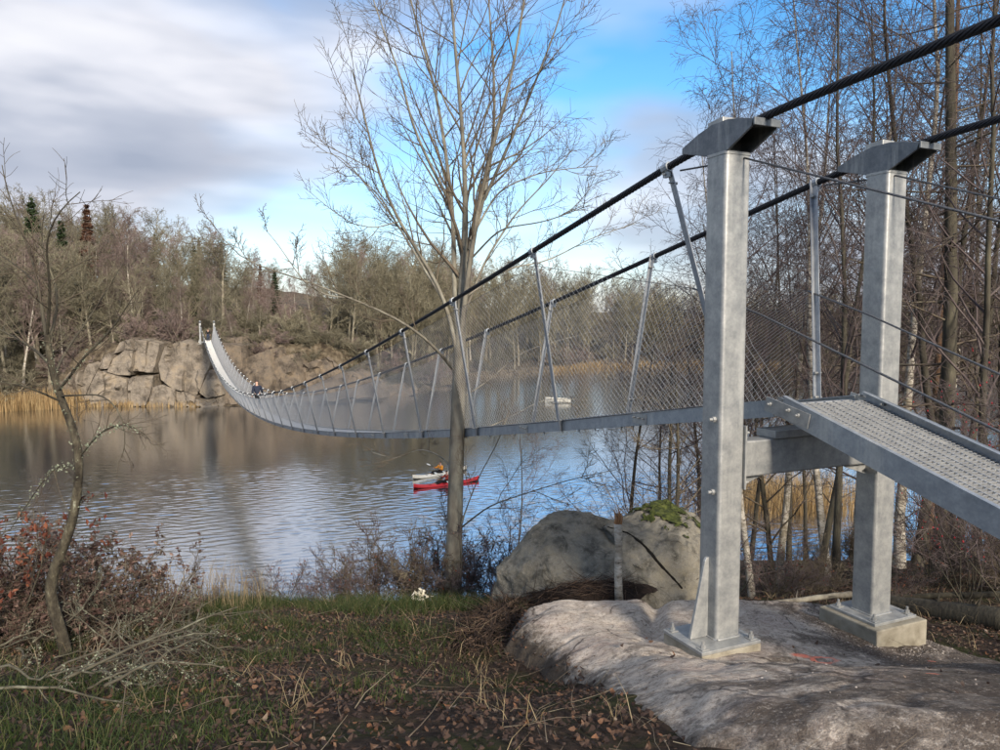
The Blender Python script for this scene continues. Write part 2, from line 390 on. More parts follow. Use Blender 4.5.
# ------------------------------------------------------------------ setting: lake, banks, bedrock
O2 = np.array([2.641, 6.369]); UA = np.array([-0.4096, 0.9123]); WA = np.array([0.9123, 0.4096])   # bridge axis in plan
def vnoise(x, y, sc, seed=0.0, octv=3):
    """cheap smooth value noise, vectorised"""
    x = np.asarray(x, float) * sc + seed * 17.3; y = np.asarray(y, float) * sc + seed * 9.1
    out = 0; amp = 1; tot = 0
    for _ in range(octv):
        xi = np.floor(x); yi = np.floor(y); fx = x - xi; fy = y - yi
        fx = fx * fx * (3 - 2 * fx); fy = fy * fy * (3 - 2 * fy)
        def hsh(a, b):
            v = np.sin(a * 127.1 + b * 311.7) * 43758.5453
            return v - np.floor(v)
        v = (hsh(xi, yi) * (1 - fx) + hsh(xi + 1, yi) * fx) * (1 - fy) + (hsh(xi, yi + 1) * (1 - fx) + hsh(xi + 1, yi + 1) * fx) * fy
        out = out + amp * v; tot += amp; amp *= 0.5; x = x * 2.03 + 11.7; y = y * 2.03 + 5.3
    return out / tot - 0.5
def ground_rel(x, y):
    """bank height relative to the eye"""
    x = np.asarray(x, float); y = np.asarray(y, float)
    c = np.interp(y, [-60, -12, -5, 0, 2, 3, 4.5, 6, 9, 12, 13.5, 16, 19, 24], [0.6, -0.6, -1.25, -1.5, -1.62, -1.8, -2.26, -2.86, -3.62, -4.66, -5.6, -8.6, -11.9, -13])
    r = np.interp(y, [-60, -12, -5, 0, 2, 3, 4.5, 6, 9, 12, 15, 20, 27, 36, 46], [0.6, -0.6, -1.25, -1.5, -1.7, -1.95, -2.4, -2.95, -3.65, -4.25, -5.1, -6.6, -8.9, -11.8, -13])
    t = smooth(2.0, 8.0, x - 0.12 * (y - 8))
    z = c * (1 - t) + r * t
    s = (x - O2[0]) * UA[0] + (y - O2[1]) * UA[1]
    z = z + 3.4 * smooth(-12, -31, s) * smooth(-4, 6, x)             # the knoll the cables are anchored in
    z = z - 0.20 * np.exp(-((x - 0.1) ** 2 / 0.9 + (y - 5.3) ** 2 / 1.6))
    return z + 0.12 * vnoise(x, y, 0.9, 1) + 0.05 * vnoise(x, y, 3.2, 2)
def ground_z(x, y):
    return ground_rel(x, y) + EYE
def ray_ground(px, py):
    lo = 1.2
    for d in np.arange(1.5, 40, 0.02):
        p = P(px, py, d)
        if p[2] < ground_z(p[0], p[1]): return p
    return p
def grid_mesh(name, xs, ys, zf):
    X, Y = np.meshgrid(xs, ys); Z = zf(X, Y)
    V = np.stack([X, Y, Z], -1).reshape(-1, 3); nx = len(xs); ny = len(ys)
    i = (np.arange(ny - 1)[:, None] * nx + np.arange(nx - 1)[None, :]).ravel()
    return make_mesh(name, V, [np.stack([i, i + 1, i + nx + 1, i + nx], -1)])
def graded(a, b, fine0, fine1, df, dc):
    return np.concatenate([np.arange(a, fine0, dc), np.arange(fine0, fine1, df), np.arange(fine1, b + dc, dc)])
gm = grid_mesh('bank', graded(-60, 60, -7, 8, 0.07, 1.5), graded(-60, 50, 1.5, 14.5, 0.07, 1.2), ground_z)
obj('bank_ground', gm, M['ground'], kind='structure', label='leaf strewn earth bank sloping to the lake')
# the wide lake bed and the lake itself
mb = MB(); mb.add([(-3000, -3000, -2.2), (3000, -3000, -2.2), (3000, 3000, -2.2), (-3000, 3000, -2.2)], [(0, 1, 2, 3)])
mb.build('ground', M['far_ground'], kind='structure', fix=False)
# wind ripples are real relief where the camera can resolve them
def lake():
    rg = np.random.default_rng(40)
    xs = np.arange(-46, 42.01, 0.11); ys = np.arange(14, 62.01, 0.10)
    X, Y = np.meshgrid(xs, ys); Z = np.zeros_like(X); nw = 46
    lam = np.exp(rg.uniform(np.log(0.36), np.log(1.15), nw)); th = np.radians(rg.normal(-80, 20, nw)); ph = rg.uniform(0, 6.28, nw)
    sl = 0.058 / math.sqrt(nw / 2) * rg.uniform(0.6, 1.4, nw)
    gust = np.clip(1.0 + 2.2 * vnoise(X * 0.6, Y, 0.06, 12, 3), 0.35, 1.7) * (0.45 + 0.5 * smooth(31, 42, Y) - 0.35 * smooth(46, 60, Y))
    for l, t, p, a in zip(lam, th, ph, sl):
        k = 2 * np.pi / l; Z += a / k * np.sin(k * (X * math.cos(t) + Y * math.sin(t)) + p)
    edge = np.minimum(np.minimum(X - xs[0], xs[-1] - X), np.minimum(Y - ys[0], ys[-1] - Y))
    Z *= gust * smooth(0, 8, edge)
    V = np.stack([X, Y, Z], -1).reshape(-1, 3); nx = len(xs); ny = len(ys)
    i = (np.arange(ny - 1)[:, None] * nx + np.arange(nx - 1)[None, :]).ravel(); Q = np.stack([i, i + 1, i + nx + 1, i + nx], -1)
    x0, x1, y0, y1 = xs[0], xs[-1], ys[0], ys[-1]; n = len(V)
    R = [(-420, -20), (x0, -20), (x1, -20), (620, -20), (-420, y0), (620, y0), (-420, y1), (620, y1), (-420, 420), (x0, 420), (x1, 420), (620, 420), (x0, y0), (x1, y0), (x0, y1), (x1, y1)]
    V = np.concatenate([V, np.array([(a, b, 0) for a, b in R], float)])
    F = [(0, 1, 12, 4), (1, 2, 13, 12), (2, 3, 5, 13), (4, 12, 14, 6), (13, 5, 7, 15), (6, 14, 9, 8), (14, 15, 10, 9), (15, 7, 11, 10)]
    return make_mesh('lake_water', V, [np.concatenate([Q, np.array(F) + n])])
obj('lake_water', lake(), M['water'], kind='structure')
# far shore: waterline traced in plan, then a hill behind it
SHX = np.array([-420, -200, -120, -64, -57, -45, -40, -24, -15.5, -4, 22, 52, 85, 120, 200, 330, 620])
SHY = np.array([30, 55, 80, 96, 100, 100.5, 100.5, 105, 116, 150, 185, 192, 182, 176, 160, 120, 20])
def shore_y(x): return np.interp(x, SHX, SHY)
def far_h(x, v):
    """height of the far land, v metres behind the waterline"""
    cl = smooth(-63, -57, x) * (1 - smooth(-26, -14, x))            # where the cliff stands
    soft = 0.2 + 1.5 * smooth(0, 3, v) + 5.0 * smooth(3, 32, v) + 4.0 * smooth(30, 110, v)
    soft = soft * (0.72 + 0.5 * (1 - smooth(-70, 20, x))) + 7.5 * smooth(26, 75, v)
    rock = 0.3 + 8.1 * smooth(1.2, 4.2, v) + 2.6 * smooth(8, 40, v) + 2.5 * smooth(40, 120, v) + 4 * smooth(30, 75, v)
    z = soft * (1 - cl) + rock * cl
    return z - 1.2 * (1 - smooth(-1.0, 0.4, v)) + (0.9 * vnoise(x, v, 0.11, 3) + 0.5 * vnoise(x, v, 0.35, 4)) * smooth(0.5, 6, v)
def far_z(x, y): return far_h(np.asarray(x, float), np.asarray(y, float) - shore_y(x))
xs = np.concatenate([np.arange(-420, -80, 6), np.arange(-80, 20, 0.7), np.arange(20, 140, 1.6), np.arange(140, 620, 8)])
vs = np.concatenate([np.arange(-2, 8, 0.5), np.arange(8, 40, 1.6), np.arange(40, 260, 7)])
X, Vv = np.meshgrid(xs, vs); Z = far_h(X, Vv); Y = shore_y(X) + Vv
nx = len(xs); i = (np.arange(len(vs) - 1)[:, None] * nx + np.arange(nx - 1)[None, :]).ravel()
obj('far_shore', make_mesh('far_shore', np.stack([X, Y, Z], -1).reshape(-1, 3), [np.stack([i, i + 1, i + nx + 1, i + nx], -1)]), M['far_ground'], kind='structure', label='wooded hillside across the lake')

# bare bedrock the near posts stand on
outline_px = [(516, 652), (524, 634), (545, 615), (590, 598), (645, 589), (690, 591), (730, 612), (790, 622), (850, 630), (930, 642), (999, 660)]
near_px = [(690, 749), (655, 728), (622, 702), (590, 686), (548, 670)]
OUT = [ray_ground(*p)[:2] for p in outline_px] + [np.array(p) for p in ((5.2, 5.6), (5.8, 4.4), (4.6, 3.0), (2.6, 2.4), (1.2, 2.7))] + [ray_ground(*p)[:2] for p in near_px]
OUT = np.array(OUT)
def poly_sd(x, y, poly):
    sh = x.shape; p = np.stack([x.ravel(), y.ravel()], -1); dmin = np.full(len(p), 1e9); ins = np.zeros(len(p), bool)
    for k in range(len(poly)):
        a = poly[k]; b = poly[(k + 1) % len(poly)]; ab = b - a
        t = np.clip(((p - a) @ ab) / (ab @ ab), 0, 1); q = a + t[:, None] * ab
        dmin = np.minimum(dmin, np.hypot(*(p - q).T))
        c = (a[1] > p[:, 1]) != (b[1] > p[:, 1])
        with np.errstate(divide='ignore', invalid='ignore'):
            xi = (b[0] - a[0]) * (p[:, 1] - a[1]) / (b[1] - a[1]) + a[0]
        ins ^= c & (p[:, 0] < xi)
    return np.where(ins, dmin, -dmin).reshape(sh)
def base_smooth(x, y):
    c = np.interp(y, [2, 3, 4.5, 5.6, 6.6, 7.4, 8.5], [-1.56, -1.74, -2.27, -2.72, -2.88, -2.92, -3.4])
    return c - 0.16 * smooth(2.2, 4.2, x) * smooth(4.8, 6, y) - 0.08 * smooth(2.5, 5.5, x)
def rock_rel(x, y):
    sd = poly_sd(x, y, OUT) + 0.10 * vnoise(x, y, 2.2, 5) + 0.05 * vnoise(x, y, 6, 6)
    z = np.where(sd > 0, 0, 0) + base_smooth(x, y)
    hump = 0.14 * smooth(0.0, 0.5, sd) - 0.04 - 0.50 * (1 - smooth(-0.35, 0.10, sd))
    crease = -0.10 * np.exp(-((x - 1.45 - 0.25 * (y - 6.8)) / 0.10) ** 2) * smooth(6.0, 6.8, y)          # joint behind the near post
    crease2 = -0.09 * np.exp(-((x - 3.55 + 0.75 * (y - 5.2)) / 0.12) ** 2) * (1 - smooth(5.6, 6.0, y))
    return z + hump + crease + crease2 + 0.16 * vnoise(x, y, 0.8, 7) * (0.25 + 0.75 * smooth(3.6, 4.8, y)) + 0.05 * vnoise(x, y, 2.1, 8) * (0.3 + 0.7 * smooth(3.6, 4.8, y)) - 0.35 * np.clip(0.035 - np.abs(vnoise(x * 1.2 - y * .5, y, 0.9, 14)), 0, 1) + 0.02 * vnoise(x, y, 6, 9) + 0.014 * vnoise(x, y, 20, 10)
def rock_z(x, y): return rock_rel(np.atleast_1d(np.asarray(x, float)), np.atleast_1d(np.asarray(y, float))) + EYE
def bedrock_mat():
    m, t, b = mat_nodes('scraped_granite')
    a = tnoise(t, 1.5, 8, 0.65, dist=0.6); c = tnoise(t, 9, 7, 0.7); g = tnoise(t, 90, 3, 0.7); e = tnoise(t, 1.9, 9, 0.72, (1.0, 0.75, 1), loc=(2.2, 7, 0), dist=0.7)
    col = ramp(t, c, [(0.3, (0.26, 0.215, 0.175)), (0.45, (0.45, 0.385, 0.32)), (0.6, (0.60, 0.53, 0.45)), (0.75, (0.68, 0.62, 0.545))])
    col = mixc(t, ramp(t, a, [(0.5, 0.0), (0.62, 0.5)]), col, (0.38, 0.29, 0.25))
    # peat still lying on it: more of it lower down towards the camera and on the lake side creases
    geo = t.nodes.new('ShaderNodeNewGeometry'); sp = t.nodes.new('ShaderNodeSeparateXYZ'); t.links.new(geo.outputs['Position'], sp.inputs[0])
    def lin(o, k, c0):
        n = t.nodes.new('ShaderNodeMath'); n.operation = 'MULTIPLY_ADD'; t.links.new(o, n.inputs[0]); n.inputs[1].default_value = k
        if isinstance(c0, float): n.inputs[2].default_value = c0
        else: t.links.new(c0, n.inputs[2])
        return n.outputs[0]
    w = lin(sp.outputs[0], 0.10, -0.175); w = lin(sp.outputs[1], -0.045, lin(e, 1.0, lin(w, 1.0, 0.21)))
    w2 = lin(c, 0.35, w)
    col = mixc(t, ramp(t, w2, [(0.65, 0.0), (0.68, 0.5), (0.79, 0.9)]), col, (0.050, 0.035, 0.026))
    gr = tnoise(t, 34, 6, 0.8)
    col = mixc(t, ramp(t, gr, [(0.36, 0.65), (0.47, 0.0)]), col, (0.075, 0.058, 0.048))
    col = mixc(t, ramp(t, gr, [(0.53, 0.0), (0.66, 0.5)]), col, (0.68, 0.61, 0.53))
    col = mixc(t, ramp(t, g, [(0.32, 0.5), (0.44, 0.0)]), col, (0.09, 0.07, 0.06))
    ck = cracks(t, 0.75, 0.012, 0.5); cf = t.nodes.new('ShaderNodeMath'); cf.operation = 'MULTIPLY'; t.links.new(ck, cf.inputs[0]); t.links.new(ramp(t, a, [(0.45, 0.0), (0.55, 0.9)]), cf.inputs[1])
    col = mixc(t, cf.outputs[0], col, (0.03, 0.023, 0.02))
    at = t.nodes.new('ShaderNodeAttribute'); at.attribute_name = 'rim'
    rim = lin(c, 0.5, lin(e, 0.5, lin(at.outputs['Fac'], 1.0, -0.45)))
    col = mixc(t, ramp(t, rim, [(0.02, 0.92), (0.10, 0.6), (0.22, 0.0)]), col, (0.045, 0.034, 0.024))
    # orange survey paint
    pn = tnoise(t, 16, 4, 0.7)
    for (mx, my, rx, ry, ring) in PAINT:
        v = t.nodes.new('ShaderNodeVectorMath'); v.operation = 'SUBTRACT'; t.links.new(geo.outputs['Position'], v.inputs[0]); v.inputs[1].default_value = (mx, my, 0)
        v2 = t.nodes.new('ShaderNodeVectorMath'); v2.operation = 'MULTIPLY'; t.links.new(v.outputs[0], v2.inputs[0]); v2.inputs[1].default_value = (1 / rx, 1 / ry, 0)
        ln = t.nodes.new('ShaderNodeVectorMath'); ln.operation = 'LENGTH'; t.links.new(v2.outputs[0], ln.inputs[0])
        d = lin(pn, 0.9, lin(ln.outputs['Value'], 1.0, -0.45))
        f = ramp(t, d, [(0.45, 0.0), (0.6, 0.9), (0.8, 0.9), (0.98, 0.0)]) if ring else ramp(t, d, [(0.6, 0.85), (0.9, 0.0)])
        f2 = t.nodes.new('ShaderNodeMath'); f2.operation = 'MULTIPLY'; t.links.new(f, f2.inputs[0]); t.links.new(ramp(t, c, [(0.36, 0.15), (0.55, 0.9)]), f2.inputs[1])
        col = mixc(t, f2.outputs[0], col, (0.90, 0.24, 0.15))
    t.links.new(col, b.inputs['Base Color']); b.inputs['Roughness'].default_value = 0.9; b.inputs['Specular IOR Level'].default_value = 0.25
    n1 = bump(t, b, c, 0.8, 0.05); bump(t, b, g, 0.9, 0.010, n1)
    return m
def on_rock(px, py):
    for d in np.arange(2.5, 9, 0.02):
        p = P(px, py, d)
        if p[2] < rock_z(p[0], p[1])[0]: return p
    return p
PAINT = []
for px, py, rx, ry, ring in ((801, 656, .10, .07, False), (824, 661, .13, .09, True), (933, 674, .045, .04, False), (932, 662, .04, .03, False)):
    q = on_rock(px, py); PAINT.append((q[0], q[1], rx, ry, ring))
M['bedrock'] = bedrock_mat()
gx = np.arange(-0.6, 6.4, 0.025); gy = np.arange(2.1, 8.4, 0.025)
rm = grid_mesh('bedrock', gx, gy, lambda X, Y: rock_rel(X, Y) + EYE)
XX, YY = np.meshgrid(gx, gy); at_ = rm.attributes.new('rim', 'FLOAT', 'POINT'); at_.data.foreach_set('value', np.clip(poly_sd(XX, YY, OUT), -1, 1).astype(np.float32).ravel())
obj('bedrock', rm, M['bedrock'], kind='structure', label='bare pinkish granite outcrop carrying the near bridge posts')
# ------------------------------------------------------------------ the suspension footbridge
LB = 104.9
U3 = np.array([UA[0], UA[1], 0]); W3 = np.array([WA[0], WA[1], 0]); Z3 = np.array([0, 0, 1.0])
def zdeck(s):
    t = np.clip(np.asarray(s, float) / LB, 0, 1); return -0.68 - 1.8 * t - 17.0 * t * (1 - t)
def hcab(s):
    t = np.clip(np.asarray(s, float) / LB, 0, 1); return 2.13 - 1.05 * (4 * t * (1 - t)) ** 1.4
def B(s, w, zr):
    q = O2 + UA * s + WA * w
    return np.array([q[0], q[1], zr + EYE])
HW = 0.475; CW = 0.90
base0 = float(rock_z(*(O2 - WA * CW))[0]) - EYE
bridge = thing('suspension_bridge', B(0, 0, -2.7), 'galvanised steel suspension footbridge with wire net sides spanning the lake between two cliffs', 'bridge')
def rrect(hx, hy, r, n=5):
    pts = []
    for cx, cy, a0 in ((hx - r, hy - r, 0), (-hx + r, hy - r, 90), (-hx + r, -hy + r, 180), (hx - r, -hy + r, 270)):
        for k in range(n + 1):
            a = math.radians(a0 + 90 * k / n); pts.append((cx + r * math.cos(a), cy + r * math.sin(a)))
    return pts
def bolt(mb, c, ax, r=0.022, l=0.05):
    """hexagon nut and threaded end along ax"""
    ax = np.asarray(ax, float); c = np.asarray(c, float)
    mb.tube([c, c + ax * l * 0.55], r, 6); mb.tube([c + ax * l * 0.5, c + ax * l * 1.15], r * 0.55, 8)
def tower_post(s, w, ztop, zbase, far=False, block=None):
    n_ = len([1 for o in bridge.children if o.name.startswith('post')])
    prof = rrect(0.125, 0.118, 0.03)
    c = B(s, w, 0)
    mb = MB(); poly = [c + W3 * a + U3 * b + Z3 * zbase for a, b in prof]
    mb.prism(poly, Z3 * (ztop - zbase))
    sgn = 1 if s < 1 else -1                      # +1: lake side is +U
    post = mb.build('post', M['zinc'], bridge, label='square galvanised steel tower post')
    # head flange
    mb = MB(); mb.prism([c + W3 * a * 1.04 + U3 * b * 1.05 + Z3 * (ztop - 0.004) for a, b in prof], Z3 * 0.022)
    mb.build('head_plate', M['zinc'], post)
    # cable saddle: two side plates with a curved top tray and open sloping undersides
    zt = ztop + 0.018
    topc = [(-0.40, 0.175), (-0.27, 0.21), (-0.12, 0.235), (0.06, 0.235), (0.23, 0.195), (0.43, 0.125)]
    und = [(0.43, 0.08), (0.13, 0.0), (-0.13, 0.0), (-0.38, 0.12)]
    def prof3(pts, off): return [c + U3 * (a * sgn) + Z3 * (zt + b) + W3 * off for a, b in pts]
    mb = MB()
    for off in (-0.125, 0.105):
        mb.prism(prof3(topc + und, off), W3 * 0.02)
    for (a0, b0), (a1, b1) in zip(topc[:-1], topc[1:]):       # tray
        mb.prism(prof3([(a0, b0 - 0.045), (a1, b1 - 0.045), (a1, b1 - 0.02), (a0, b0 - 0.02)], -0.104), W3 * 0.208)
    mb.prism(prof3([(-0.02, 0.004), (0.02, 0.004), (0.02, 0.19), (-0.02, 0.19)], -0.104), W3 * 0.208)
    mb.prism(prof3([(-0.418, 0.125), (-0.402, 0.125), (-0.402, 0.182), (-0.418, 0.182)], -0.128), W3 * 0.256)   # land end plate
    sad = mb.build('saddle', M['zinc_dark'], post, bevel=0.004, label='dark grey welded cable saddle on the post head')
    mb = MB(); mb.prism(prof3([(-0.01, 0.23), (0.17, 0.215), (0.17, 0.275), (-0.01, 0.29)], -0.075), W3 * 0.15)
    mb.build('cable_clamp', M['zinc'], post, bevel=0.006)
    if not far:
        ring = [c + W3 * a * 1.03 + U3 * b * 1.03 + Z3 * (zbase + 0.03) for a, b in prof]; ring = np.array(ring + ring[:1])
        rw = np.random.default_rng(7); mb = MB(); mb.tube(ring, 0.009 + rw.uniform(0, .003, len(ring)), 6, cap=False); mb.build('weld_bead', M['zinc'], post, sm=True, fix=False)
    # foot: plate, stiffeners, anchor bolts
    ow = (1 if w > 0 else -1); hwp = 0.30 if not block else 0.27; owp = 0.075 if not block else 0.02
    mb = MB(); mb.box(c + W3 * ow * owp + Z3 * (zbase + 0.012), W3 * hwp, U3 * 0.25, Z3 * 0.014)
    mb.build('base_plate', M['zinc'], post, bevel=0.004)
    for du in (ow,):
        ext = 0.30 if not block else 0.21
        st = [c + W3 * du * 0.123 + Z3 * (zbase + 0.027), c + W3 * du * ext + Z3 * (zbase + 0.027), c + W3 * du * (ext - .012) + Z3 * (zbase + 0.09), c + W3 * du * 0.165 + Z3 * (zbase + 0.66), c + W3 * du * 0.145 + Z3 * (zbase + 0.69), c + W3 * du * 0.123 + Z3 * (zbase + 0.69)]
        mb = MB(); mb.prism([p - U3 * 0.014 for p in st], U3 * 0.028)
        mb.build('stiffener', M['zinc'], post, bevel=0.003)
    if not far:
        for a, b in ((-1, -1), (-1, 1), (1, -1), (1, 1)):
            mb = MB(); q = c + W3 * (ow * owp + a * (hwp - 0.055)) + U3 * b * 0.195 + Z3 * (zbase + 0.026)
            mb.box(q + Z3 * 0.004, W3 * 0.035, U3 * 0.035, Z3 * 0.004); bolt(mb, q + Z3 * 0.008, Z3, 0.021, 0.05)
            mb.build('anchor_bolt', M['zinc'], post)
    return post
ZP = -0.68 + 1.99
zl = base0 + 0.10
lp = tower_post(0, -CW, ZP, zl)
lp['label'] = 'tower post with its plate laid on a thin grout bed'
mb = MB(); c = B(0, -CW, 0)
mb.box(c - W3 * 0.07 + Z3 * (zl - 0.12), W3 * 0.30, U3 * 0.25, Z3 * 0.118); mb.build('grout_pad', M['concrete'], lp, bevel=0.01)
zr_ = float(rock_z(*(O2 + WA * CW))[0]) - EYE
zrb = -2.71
rp = tower_post(0, CW, ZP, zrb, block=True)
rp['label'] = 'tower post standing on a square concrete block'
mb = MB(); c = B(0, CW, 0)
mb.box(c + W3 * 0.02 + Z3 * (zrb - 0.22), W3 * 0.325, U3 * 0.32, Z3 * 0.218); mb.build('concrete_footing', M['concrete'], rp, bevel=0.012)
# cross beam between the near posts
zb = -1.12
mb = MB(); mb.box(B(0, 0, zb), W3 * (CW - 0.14), U3 * 0.09, Z3 * 0.15)
cbm = mb.build('cross_beam', M['zinc'], bridge, bevel=0.015)
for sg in (-1, 1):
    mb = MB(); mb.box(B(0, sg * (CW - 0.133), zb + 0.02), W3 * 0.008, U3 * 0.13, Z3 * 0.26)
    for zz in (-0.19, 0.22):
        for uu in (-0.1, 0.1): bolt(mb, B(uu, sg * (CW - 0.14), zb + zz), -W3 * sg, 0.018, 0.04)
    mb.build('end_plate', M['zinc'], cbm)
    mb = MB(); mb.prism([B(-0.006, sg * (CW - 0.142), zb - 0.152), B(-0.006, sg * (CW - 0.42), zb - 0.152), B(-0.006, sg * (CW - 0.40), zb - 0.18), B(-0.006, sg * (CW - 0.142), zb - 0.26)], U3 * 0.012)
    mb.build('bracket', M['zinc'], cbm)
mb = MB(); mb.box(B(0, 0, zb + 0.185), W3 * 0.44, U3 * 0.11, Z3 * 0.034); mb.build('bearing_plate', M['zinc'], cbm, bevel=0.006)
for zz in (-0.78, -1.37):                                      # bolts through the posts
    for uu in (0.0,):
        mb = MB(); bolt(mb, B(-0.05, -CW - 0.126, zz), -W3, 0.024, 0.05); mb.build('through_bolt', M['zinc'], lp)
# far tower
zfd = float(zdeck(LB))
for sg in (-1, 1):
    fp = tower_post(LB, sg * CW, zfd + 2.35, zfd - 0.6, far=True); fp['label'] = 'far tower post on the opposite cliff'
mb = MB(); mb.box(B(LB, 0, zfd - 0.3), W3 * (CW - 0.13), U3 * 0.09, Z3 * 0.12); mb.build('far_cross_beam', M['zinc'], bridge)
# main cables: stranded rope near the camera, plain beyond
def cable_pt(s):
    s = np.asarray(s, float)
    z = np.where(s >= 0, zdeck(s) + hcab(s) + 0.075, -0.68 + 2.13 + 0.075 - s * 0.043)
    z = np.where(s > LB, zdeck(LB) + hcab(LB) + 0.075 + (s - LB) * 0.02, z)
    rnd = -0.045 * np.exp(-(np.abs(s) / 0.35) ** 1.5)          # bend eased over the saddle
    return z + rnd
for sg in (-1, 1):
    w = sg * CW
    ss = np.arange(-31, 17, 0.03)
    ctr = np.stack([B(s, w, float(cable_pt(s))) for s in ss])
    T = np.gradient(ctr, axis=0); T /= np.linalg.norm(T, axis=1, keepdims=True)
    N1 = np.cross(T, W3); N1 /= np.linalg.norm(N1, axis=1, keepdims=True); N2 = np.broadcast_to(W3, T.shape)
    mb = MB()
    for k in range(8):
        ph = ss * 2 * np.pi / 0.42 + k * 2 * np.pi / 8
        line = ctr + 0.0225 * (np.cos(ph)[:, None] * N1 + np.sin(ph)[:, None] * N2)
        mb.tube(line, 0.0102, 5, cap=False)
    mb.tube(ctr[::6], 0.0215, 8)
    s2 = np.concatenate([np.arange(16.9, LB + 14, 1.0)])
    mb.tube([B(s, w, float(cable_pt(s))) for s in s2], 0.031, 8)
    mb.build('main_cable', M['cable'], bridge, sm=True, fix=False, label='thick dark stranded main cable')
# hangers, deck, edge beams, net
ST = 0.66 + 2.8 * np.arange(38)
ST = ST[ST < LB - 0.3]
NS = len(ST)
rng = np.random.default_rng(5)
net_top = lambda s: np.where(np.asarray(s) < ST[1], np.interp(s, [ST[0], ST[1]], [0.30, float(zdeck(ST[1]) + hcab(ST[1])) - 0.13]), zdeck(s) + hcab(s) - 0.10)
def wtop(s):                                                    # how far out the net's upper edge leans
    f = (net_top(s) - zdeck(s)) / hcab(s); return HW + (CW - HW) * f
for k, s in enumerate(ST):
    near = s < 24
    for sg in (-1, 1):
        zb0 = float(zdeck(s)) - 0.10; zt0 = float(cable_pt(s))
        st_ = s + 0.14 if k == 0 else s
        sb_ = s - 0.34 if k == 0 else s
        zb0 = float(zdeck(max(sb_, 0))) - 0.10; zt0 = float(cable_pt(st_))
        a = B(sb_, sg * (HW + 0.034), zb0); b = B(st_, sg * (CW - 0.015), zt0 + 0.02)
        mb = MB()
        # angle-iron hanger: two flanges
        mb.bar(a, b, U3, 0.032 if k == 0 else 0.028, 0.005)
        d = (b - a); d /= np.linalg.norm(d); inw = np.cross(d, U3); inw *= -sg * np.sign(np.dot(inw, W3))
        off = U3 * 0.022 + inw * 0.02
        mb.bar(a + off, b + off, U3, 0.004, 0.019)
        h = mb.build('hanger', M['hanger'], bridge, fix=False)
        mb = MB(); q = B(st_, sg * CW, zt0)
        mb.tube([q - U3 * 0.04 + Z3 * 0.008, q + U3 * 0.04 - Z3 * 0.008], 0.046, 10); mb.box(q - Z3 * 0.055, W3 * 0.018, U3 * 0.035, Z3 * 0.03)
        if near: bolt(mb, q + W3 * sg * 0.02 - Z3 * 0.06, W3 * sg, 0.012, 0.03)
        mb.build('cable_clip', M['zinc_blue'], h, fix=False)
        if near:
            for f in (0.06, 0.16, 0.93):
                mb = MB(); q = a + (b - a) * f
                bolt(mb, q - W3 * sg * 0.02, W3 * sg, 0.014, 0.055); mb.tube([q - W3 * sg * 0.045, q - W3 * sg * 0.015], 0.014, 6)
                mb.build('hanger_bolt', M['zinc'], h, fix=False)
SD = np.concatenate([[-0.12], ST + 1.1, [LB]])                  # deck joints lie between hangers
SD = SD[(SD < LB - 1.0) | (SD == LB)]
for s0, s1 in zip(SD[:-1], SD[1:]):
    z0 = float(zdeck(max(s0, 0))); z1 = float(zdeck(s1))
    for sg in (-1, 1):
        a = B(s0 + 0.006, sg * HW, z0 - 0.03); b = B(s1 - 0.006, sg * HW, z1 - 0.03)
        mb = MB(); mb.bar(a, b, W3, 0.004, 0.072)
        for zz in (-0.068, 0.068):
            mb.bar(a - W3 * sg * 0.022 + Z3 * zz, b - W3 * sg * 0.022 + Z3 * zz, W3, 0.0175, 0.004)
        sb = mb.build('edge_beam', M['zinc_blue'], bridge, fix=False)
        mb = MB(); mb.bar(b - U3 * 0.11 + W3 * sg * 0.0105 , b + U3 * 0.13 + W3 * sg * 0.0105, W3, 0.005, 0.055)
        if s0 < 24:
            for du in (-0.08, 0.0, 0.09): bolt(mb, b + U3 * du + W3 * sg * 0.016 + Z3 * 0.01, W3 * sg, 0.013, 0.03)
        mb.build('joint_plate', M['zinc'], sb, fix=False)
    # grating: cross bars and long bars, on cross members
    n = max(2, int((s1 - s0) / 0.055)); mb = MB()
    for t in (np.arange(n) + 0.5) / n:
        p = B(s0 + (s1 - s0) * t, 0, z0 + (z1 - z0) * t + 0.0)
        mb.box(p, W3 * (HW - 0.042), U3 * 0.020, Z3 * 0.005)
    for w in (-0.30, -0.15, 0, 0.15, 0.30):
        mb.bar(B(s0 + .006, w, z0 - 0.014), B(s1 - .006, w, z1 - 0.014), W3, 0.003, 0.014)
    mb.build('deck_grating', M['zinc_bright'], bridge, fix=False)
    n = 3; mb = MB()
    for t in (np.arange(n) + 0.5) / n:
        p = B(s0 + (s1 - s0) * t, 0, z0 + (z1 - z0) * t - 0.062)
        mb.box(p, W3 * (HW - 0.03), U3 * 0.022, Z3 * 0.028)
        for sg in (-1, 1): bolt(mb, p + W3 * sg * 0.40 - Z3 * 0.03, -Z3, 0.012, 0.04)
    mb.build('cross_member', M['zinc_blue'], bridge, fix=False)
